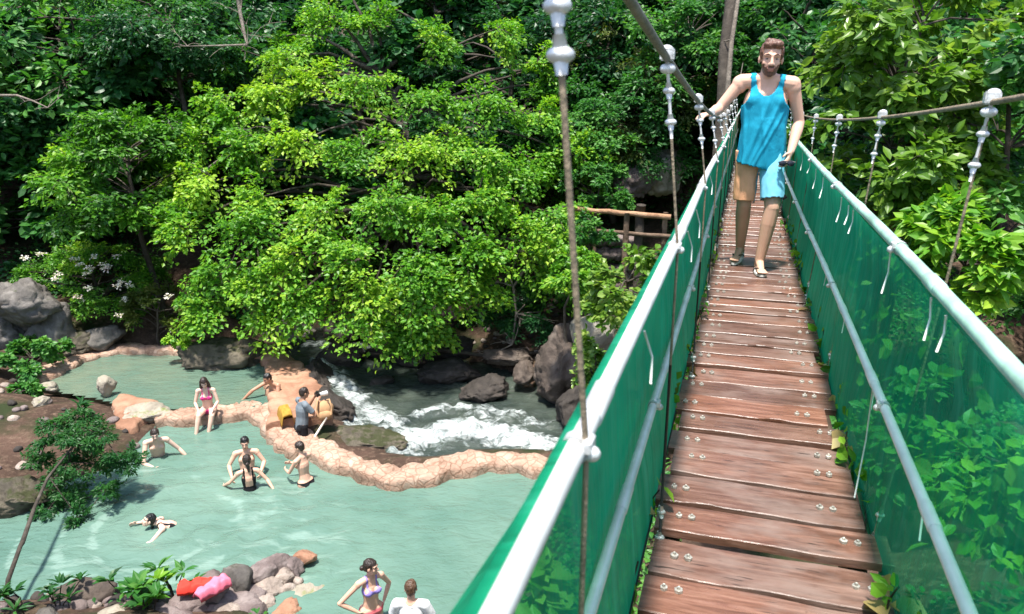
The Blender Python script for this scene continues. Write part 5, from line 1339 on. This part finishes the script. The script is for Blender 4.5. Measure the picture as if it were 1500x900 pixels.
def board_shorts(c, mt):
    J = c['J']; P = Prims(); hc = c['hc']; up = c['up']
    P.cap(J['hipR'] * .8 + J['hipL'] * .2, J['hipL'] * .8 + J['hipR'] * .2, .122, .122); P.cap(hc, hc + up * .06, .148, .14, c['hl'], .76)
    for k in 'LR':
        hp, kn = J['hip' + k], J['kn' + k]; P.cap(hp - (kn - hp) * .04, hp + (kn - hp) * 1.0, .100, .084); P.ell(hc + c['hl'] * (.06 if k == 'L' else -.06) - c['fwd'] * .055 - up * .05, np.array([c['hl'], c['fwd'], up]), (.095, .09, .095))
    V, Nn, F = skin_up(P, .009, 4); C = V[F].mean(1); k = (C - hc) @ up < .0
    isL = (C - hc) @ c['hl'] > 0
    for kk, sel in (('L', isL), ('R', ~isL)):
        hp, kn = J['hip' + kk], J['kn' + kk]; d = norm(kn - hp); k &= ~(sel & ((C - hp) @ d > np.linalg.norm(kn - hp) * (.86 if kk == 'L' else .93)))
    V = V + Nn * (.009 * fbm(np.column_stack([V[:, 0] * 12, V[:, 1] * 12, V[:, 2] * 5]), 3, 16))[:, None]
    o = shell('shorts', V, Nn, F, k, 0.0, [M['orange_cloth'], M['blue_cloth']], c['root'], .004, isL.astype(int))
    kn = J['knL']; p = kn + V3(.075, -.085, .085); e = MB()
    e.box(p, (.020, .004, .010), np.array(Euler((0, rad(-20), rad(40))).to_matrix()), 0, None, .002); e.box(p + [-.004, -.002, .014], (.007, .004, .012), np.array(Euler((0, rad(25), rad(40))).to_matrix()), 0, None, .002); e.build('emblem', M['black_cloth'], o)
def flip_flops(c, mt):
    J = c['J']
    for k in 'LR':
        a = J['an' + k]; d = norm(V3(*c['feet'][k])); l = np.cross(d, [0, 0, 1.0]); base = a - V3(0, 0, .090); m = MB()
        out = []
        for t in np.linspace(0, 2 * PI, 28, endpoint=False):
            x = math.cos(t); y = math.sin(t); w = .046 + .010 * x; out.append(base + d * (.048 + .140 * x) + l * y * w)
        out = np.array(out); tilt = c['tilt'][k]; 
        def T(p):
            p = p.copy(); p[..., 2] -= ((p - base) @ d - .12) * tilt; return p
        V = np.vstack([T(out), T(out + [0, 0, .016])]); n = 28
        m.add(V, [tuple(range(n))[::-1], tuple(range(n, 2 * n))] + [(i, (i + 1) % n, n + (i + 1) % n, n + i) for i in range(n)], 0, smooth=False)
        toe = base + d * .135 + V3(0, 0, .018)
        for q in (-1, 1): m.tube([T(toe), T(toe + d * -.03 + l * q * .025 + V3(0, 0, .034)), T(base + d * .055 + l * q * .044 + V3(0, 0, .035)), T(base + d * .03 + l * q * .046 + V3(0, 0, .012))], .0055, 6, 1)
        m.build('flip_flop', [M['rubber_white'], M['black_plastic']], c['root'])
FEET = dict(L=(.05, -1, 0), R=(-.35, -1, -.12))
def flops(c, mt): c['feet'] = FEET; c['tilt'] = dict(L=0.0, R=.13); flip_flops(c, mt)
man = person('bearded man in blue tank top and orange and blue shorts walking on the bridge', mf, mrz, JM, False, 'skin_a', 'hair_brown', 'quiff', [(tank, 'teal'), (board_shorts, ''), (flops, '')], vox=.006, face=(-.04, -1, -.10), headup=(.05, 0, 1), beard=True,
    hands=dict(R=((-.65, -.75, -.10), (0, .0, -1), .35), L=((-.25, -.45, -.80), (-.7, .3, .1), .55)), feet=FEET, build=1.05, hs=1.06)
man.scale = (.995, .995, .995)
for ch in man.children:
    pass
# sunglasses folded in his hand
def place_local(v): return np.array([mf[0] + c_ * v[0] - s_ * v[1], mf[1] + s_ * v[0] + c_ * v[1], mf[2] + v[2]])
sg = empty('sunglasses', place_local((.168, -.205, .868)), mrz); tag(sg, 'dark folded sunglasses held in the hand of the walking man', 'sunglasses')
e = MB()
for q in (-1, 1): e.ball((q * .030, -.012, 0), (.027, .009, .021))
e.build('lens', M['lens_glass'], sg)
e = MB(); e.tube([(-.06, 0, .008), (-.03, -.014, .020), (0, -.008, .014), (.03, -.014, .020), (.06, 0, .008)], .0045, 6); e.tube([(.06, 0, .008), (.0, .012, .004), (-.055, .010, -.006)], .004, 6); e.tube([(-.06, 0, .008), (.0, .018, .0), (.055, .016, -.008)], .004, 6); e.build('frame', M['black_plastic'], sg)

# ------------------------------------------------ the bathers
def facing(px_from, px_to): d = px_to - px_from; return math.atan2(d[0], -d[1])
CAMXY = CAM[:2]
# woman in pink bikini sitting on the rim, feet in the water
p = at_z(306, 604, .23); toc = facing(p[:2], at_z(296, 645, 0)[:2])
J = dict(hipL=(.09, .02, .10), hipR=(-.09, .02, .10), knL=(.14, -.40, .10), knR=(-.13, -.41, .12), anL=(.05, -.50, -.30), anR=(-.20, -.53, -.28), shL=(.165, -.06, .58), shR=(-.165, -.06, .58), neck=(0, -.075, .645), head=(0, -.125, .785), elL=(.24, -.10, .31), elR=(-.24, -.10, .31), wrL=(.15, -.30, .20), wrR=(-.15, -.30, .21))
person('long haired woman in pink bikini sitting on the wall, feet in the pool', p, toc, J, True, 'skin_b', 'hair_dark', 'long', [(bikini_top, 'pink_cloth'), (bikini_bottom, 'pink_cloth')], face=(.1, -.85, -.5), headup=(0, -.5, .85), hands=dict(L=((-.2, -1, -.2), (0, 0, -1), .2), R=((.2, -1, -.2), (0, 0, -1), .2)))
# man at left leaning forward in the water, arms out
p = at_z(232, 666, 0); J = lean(std(), rad(22)); J['elL'] = V3(.40, -.16, 1.12); J['wrL'] = V3(.56, -.26, .90); J['elR'] = V3(-.27, -.36, 1.02); J['wrR'] = V3(-.08, -.50, .95)
person('dark haired man leaning forward in shallow water beside the flat greenish stone', (p[0], p[1], -1.0), rad(25), J, False, 'skin_b', 'hair_dark', 'short', [(swim_briefs, 'black_cloth')], face=(0, -.95, -.25))
# couple facing each other
p = at_z(363, 690, 0); J = std(); J['elL'] = V3(.33, -.04, 1.20); J['wrL'] = V3(.26, -.30, 1.10); J['elR'] = V3(-.33, -.04, 1.20); J['wrR'] = V3(-.27, -.28, 1.06)
person('short dark haired man standing chest deep facing the dark haired woman in front', (p[0], p[1], -1.02), facing(p[:2], CAMXY) + rad(-6), J, False, 'skin_a', 'hair_black', 'short', [(swim_briefs, 'black_cloth')], face=(0, -.95, -.18))
p = at_z(366, 716, 0); J = std(True); J['elL'] = V3(.34, -.06, 1.22); J['wrL'] = V3(.44, -.26, 1.08); J['elR'] = V3(-.32, .06, 1.22); J['wrR'] = V3(-.42, .22, 1.06)
person('woman with wet dark hair seen from behind in front of the short haired man', (p[0], p[1], -1.06), facing(p[:2], CAMXY) + PI, J, True, 'skin_a', 'hair_dark', 'pony', [(one_piece, 'black_cloth')], hs=1.0)
# bather standing waist deep seen from behind
p = at_z(448, 708, 0); J = lean(std(True), rad(6)); J['elL'] = V3(.20, -.20, 1.16); J['wrL'] = V3(.10, -.40, 1.12); J['elR'] = V3(-.18, -.22, 1.18); J['wrR'] = V3(-.06, -.40, 1.2)
person('bare backed person in black swimwear standing waist deep by the winding wall', (p[0], p[1], -.90), rad(-120), J, True, 'skin_a', 'hair_dark', 'short', [(bikini_bottom, 'black_cloth')], face=(.2, -1, -.1))
# swimmer, back just under the surface
p = at_z(238, 772, 0); J = std(True)
R = np.array(Matrix.Rotation(rad(58), 3, 'X')); J = {k: R @ (V3(*v) - V3(0, 0, 1.42)) for k, v in J.items()}
J['neck'] = V3(0, -.07, .05); J['head'] = V3(0, -.19, .13); J['elL'] = V3(.33, -.20, -.10); J['wrL'] = V3(.36, -.42, -.14); J['elR'] = V3(-.33, -.16, -.07); J['wrR'] = V3(-.30, -.38, -.03)
person('black haired swimmer gliding through the turquoise pool with ripples around', (p[0], p[1], .05), rad(-62), J, True, 'skin_b', 'hair_black', 'pony', [(one_piece, 'black_cloth')], face=(0, -.75, .35), headup=(0, .35, .9), feet=dict(L=(0, .3, -1), R=(0, .3, -1), sole=(0, -1, -.3)))
# woman in lilac bikini, hands on hips
p = at_z(545, 915, 0); J = lean(std(True), rad(4)); J['elR'] = V3(-.43, .06, 1.17); J['wrR'] = V3(-.215, -.03, .985); J['elL'] = V3(.34, .08, 1.15); J['wrL'] = V3(.215, .02, .95)
person('woman in lilac bikini top, dark hair in a bun, hand on her hip', (p[0], p[1], -.66), rad(38), J, True, 'skin_a', 'hair_dark', 'bun', [(bikini_top, 'lilac_cloth'), (bikini_bottom, 'coral_cloth')], vox=.007, face=(.75, -.75, -.05), hands=dict(R=((.85, -.3, -.55), (.6, .2, .3), .2), L=((-.55, -.4, -.75), (-.6, .2, .2), .25)))
# man in white t-shirt seen from behind
p = at_z(605, 945, 0); J = std(); J['elL'] = V3(.29, -.05, 1.15); J['wrL'] = V3(.22, -.25, 1.0); J['elR'] = V3(-.29, -.05, 1.15); J['wrR'] = V3(-.22, -.25, 1.0)
person('brown haired man in a white t-shirt standing in the pool with back turned', (p[0], p[1], -.76), facing(p[:2], CAMXY) + PI - rad(12), J, False, 'skin_a', 'hair_mid', 'short', [(tee, 'white_cloth'), (swim_briefs, 'black_cloth')], vox=.007, face=(.15, -1, -.12))
# photographer behind the wall
p = at_z(443, 640, .12); J = lean(std(), rad(8)); J['elL'] = V3(.22, -.26, 1.20); J['wrL'] = V3(.10, -.36, 1.42); J['elR'] = V3(-.24, -.22, 1.18); J['wrR'] = V3(-.10, -.36, 1.42)
J = {k: V3(*v) for k, v in J.items()}
for k in J: J[k][2] -= .0
prz = rad(128)
ph = person('photographer in a grey t-shirt and dark trousers standing behind the winding wall', (p[0], p[1], -.52), prz, J, False, 'skin_c', 'hair_dark', 'short', [(tee, 'grey_cloth'), (swim_briefs, 'black_cloth')], face=(0, -1, -.10), hands=dict(L=((-.3, -.6, .7), (-.7, -.4, 0), .8), R=((.3, -.6, .7), (.7, -.4, 0), .8)))
def plocal(v): c, s = math.cos(prz), math.sin(prz); v = [q * .9 for q in v]; return (p[0] + c * v[0] - s * v[1], p[1] + s * v[0] + c * v[1], -.468 + v[2])
cm = empty('camera', plocal((0, -.40, 1.50)), prz); tag(cm, 'black camera with a pale lens held up by the photographer in grey', 'camera')
e = MB(); e.box((0, 0, 0), (.07, .035, .05), None, 0, None, .01); e.box((0, 0, .06), (.025, .03, .018), None, 0, None, .008); e.build('camera_body', M['black_plastic'], cm)
e = MB(); e.tube([(0, -.03, 0), (0, -.10, 0), (0, -.105, 0), (0, -.20, 0)], [.040, .040, .048, .050], 14); e.build('lens', M['clamp'], cm)
# bather leaning on the orange wall of the upper pool
p = at_z(412, 575, .22); J = lean(std(), rad(30)); J['elR'] = V3(-.34, -.55, 1.22); J['wrR'] = V3(-.50, -.70, 1.02); J['elL'] = V3(.30, -.40, 1.05); J['wrL'] = V3(.24, -.62, 1.02)
person('dark haired bather in the upper pool leaning against the short orange wall', (p[0], p[1], -.80), rad(-30), J, False, 'skin_c', 'hair_black', 'short', [(swim_briefs, 'black_cloth')], face=(-.3, -.95, -.3))

# ------------------------------------------------ small belongings
def drape(name, c, ax, size, mat, label, cat, seed, thick=.03, sag=.06, parent=None):
    nx, ny = 26, 18; a = np.array(ax); b = np.array([-a[1], a[0]]); gx_, gy_ = np.meshgrid(np.linspace(-1, 1, nx), np.linspace(-1, 1, ny)); x = gx_.ravel() * size[0]; y = gy_.ravel() * size[1]
    ed = np.maximum(np.abs(gx_.ravel()), np.abs(gy_.ravel())); q = np.column_stack([x * 9, y * 9, np.full(len(x), seed * 2.0)])
    z = thick * (1 - ed ** 4) + .022 * fbm(q, 3, seed) + .014 * np.sin(x * 34 + 3 * fbm(q, 2, seed + 3)) - sag * np.maximum(0, np.abs(gy_.ravel()) - .7) * 3
    w = 1 + .12 * fbm(q * .6, 2, seed + 5); V = np.column_stack([a[0] * x * w + b[0] * y * w, a[1] * x * w + b[1] * y * w, z])
    i = np.arange(nx * ny).reshape(ny, nx); F = np.column_stack([i[:-1, :-1].ravel(), i[:-1, 1:].ravel(), i[1:, 1:].ravel(), i[1:, :-1].ravel()])
    bt = V.copy(); bt[:, 2] = z * .2 - .03 - sag * np.maximum(0, np.abs(gy_.ravel()) - .7) * 3; n = len(V); m = MB(); m.add(V, F); m.add(bt, F[:, ::-1])
    rimi = np.concatenate([i[0], i[1:, -1], i[-1, -2::-1], i[-2:0:-1, 0]]); m.f.append((np.column_stack([rimi, rimi + n, np.roll(rimi, -1) + n, np.roll(rimi, -1)]), 0, True))
    o = m.build(name, M[mat]); o.location = tuple(c); return tag(o, label, cat)
def pdir(p1, p2, z): a = at_z(*p1, z)[:2]; b = at_z(*p2, z)[:2]; return norm(b - a)
drape('red_cloth', at_z(288, 853, .50), pdir((266, 856), (308, 850), .5), (.22, .10), 'red_cloth', 'crumpled bright red cloth lying on the piled stone wall', 'cloth', 3)
drape('pink_cloth', at_z(310, 858, .52), pdir((296, 866), (328, 848), .5), (.22, .095), 'rose_cloth', 'crumpled pink cloth lying beside the red one on the piled stone wall', 'cloth', 5, .035)
drape('yellow_towel', at_z(418, 602, .50), pdir((405, 590), (425, 625), .4), (.24, .13), 'mustard', 'mustard yellow towel draped over the rock beside the photographer', 'towel', 8, .06, .2)
bp = at_z(474, 604, .55); bag = empty('backpack', bp, rad(20)); tag(bag, 'round tan bag with pale straps resting on brown rock by the photographer', 'bag')
e = MB(); e.ball((0, 0, .05), (.20, .14, .18), seg=18, rings=12); e.v[0] += (.02 * fbm(e.v[0] * 7, 3, 4))[:, None] * norm(e.v[0]); e.build('bag_body', M['tan_cloth'], bag)
e = MB(); e.ball((0, -.12, -.02), (.16, .07, .10), seg=14, rings=9); e.build('pocket', M['tan_cloth'], bag)
for q in (-1, 1): e = MB(); e.tube([(q * .08, -.02, .25), (q * .11, -.12, .30), (q * .14, -.19, .16), (q * .12, -.16, .0)], .016, 7); e.build('strap', M['tan_cloth'], bag)
a, b_ = at_z(461, 640, .25), at_z(479, 612, .55)
m = MB(); m.tube([(0, 0, 0), (b_ - a) * .5 + [0.01, 0, .02], b_ - a], [.02, .022, .017], 8); o = m.build('walking_stick', M['stick']); o.location = tuple(a); tag(o, 'pale stick leaning from the winding wall against the tan bag', 'stick')

# ================================================================== light, sky, camera
SUN_EL, SUN_AZ = rad(75), rad(201)      # azimuth clockwise from +Y, the way the camera looks: sun high behind the camera
w = bpy.data.worlds.new('World'); SC.world = w; w.use_nodes = True
nt = w.node_tree; nt.nodes.clear(); ow = nt.nodes.new('ShaderNodeOutputWorld'); bg = nt.nodes.new('ShaderNodeBackground'); sk = nt.nodes.new('ShaderNodeTexSky')
sk.sky_type = 'NISHITA'; sk.sun_disc = False; sk.sun_elevation = SUN_EL; sk.sun_rotation = SUN_AZ; sk.air_density = 1.0; sk.dust_density = 1.5
bg.inputs[1].default_value = .13; nt.links.new(sk.outputs[0], bg.inputs[0]); nt.links.new(bg.outputs[0], ow.inputs[0])
sl = bpy.data.lights.new('sun', 'SUN'); sl.energy = 4.0; sl.angle = rad(4); sl.color = (1.0, .955, .88)
so = bpy.data.objects.new('sun', sl); COL.objects.link(so)
to_sun = Vector((math.sin(SUN_AZ) * math.cos(SUN_EL), math.cos(SUN_AZ) * math.cos(SUN_EL), math.sin(SUN_EL)))
so.rotation_euler = to_sun.to_track_quat('Z', 'Y').to_euler()
cd = bpy.data.cameras.new('camera'); co = bpy.data.objects.new('view_camera', cd); COL.objects.link(co)
co.location = tuple(CAM); co.rotation_euler = (rad(90) - PITCH, 0, 0)
cd.sensor_width = 36; cd.lens = FPX / 1500 * 36; cd.clip_start = .05; cd.clip_end = 400
cd.dof.use_dof = True; cd.dof.focus_distance = 8.0; cd.dof.aperture_fstop = 7.0
SC.camera = co
vs = SC.view_settings; vs.view_transform = 'Standard'; vs.look = 'None'; vs.exposure = 1.28; vs.gamma = 1.0; vs.use_curve_mapping = False
SC.cycles.max_bounces = 8; SC.cycles.transparent_max_bounces = 12; SC.cycles.diffuse_bounces = 4; SC.cycles.glossy_bounces = 3; SC.cycles.transmission_bounces = 4
SC.cycles.use_denoising = True
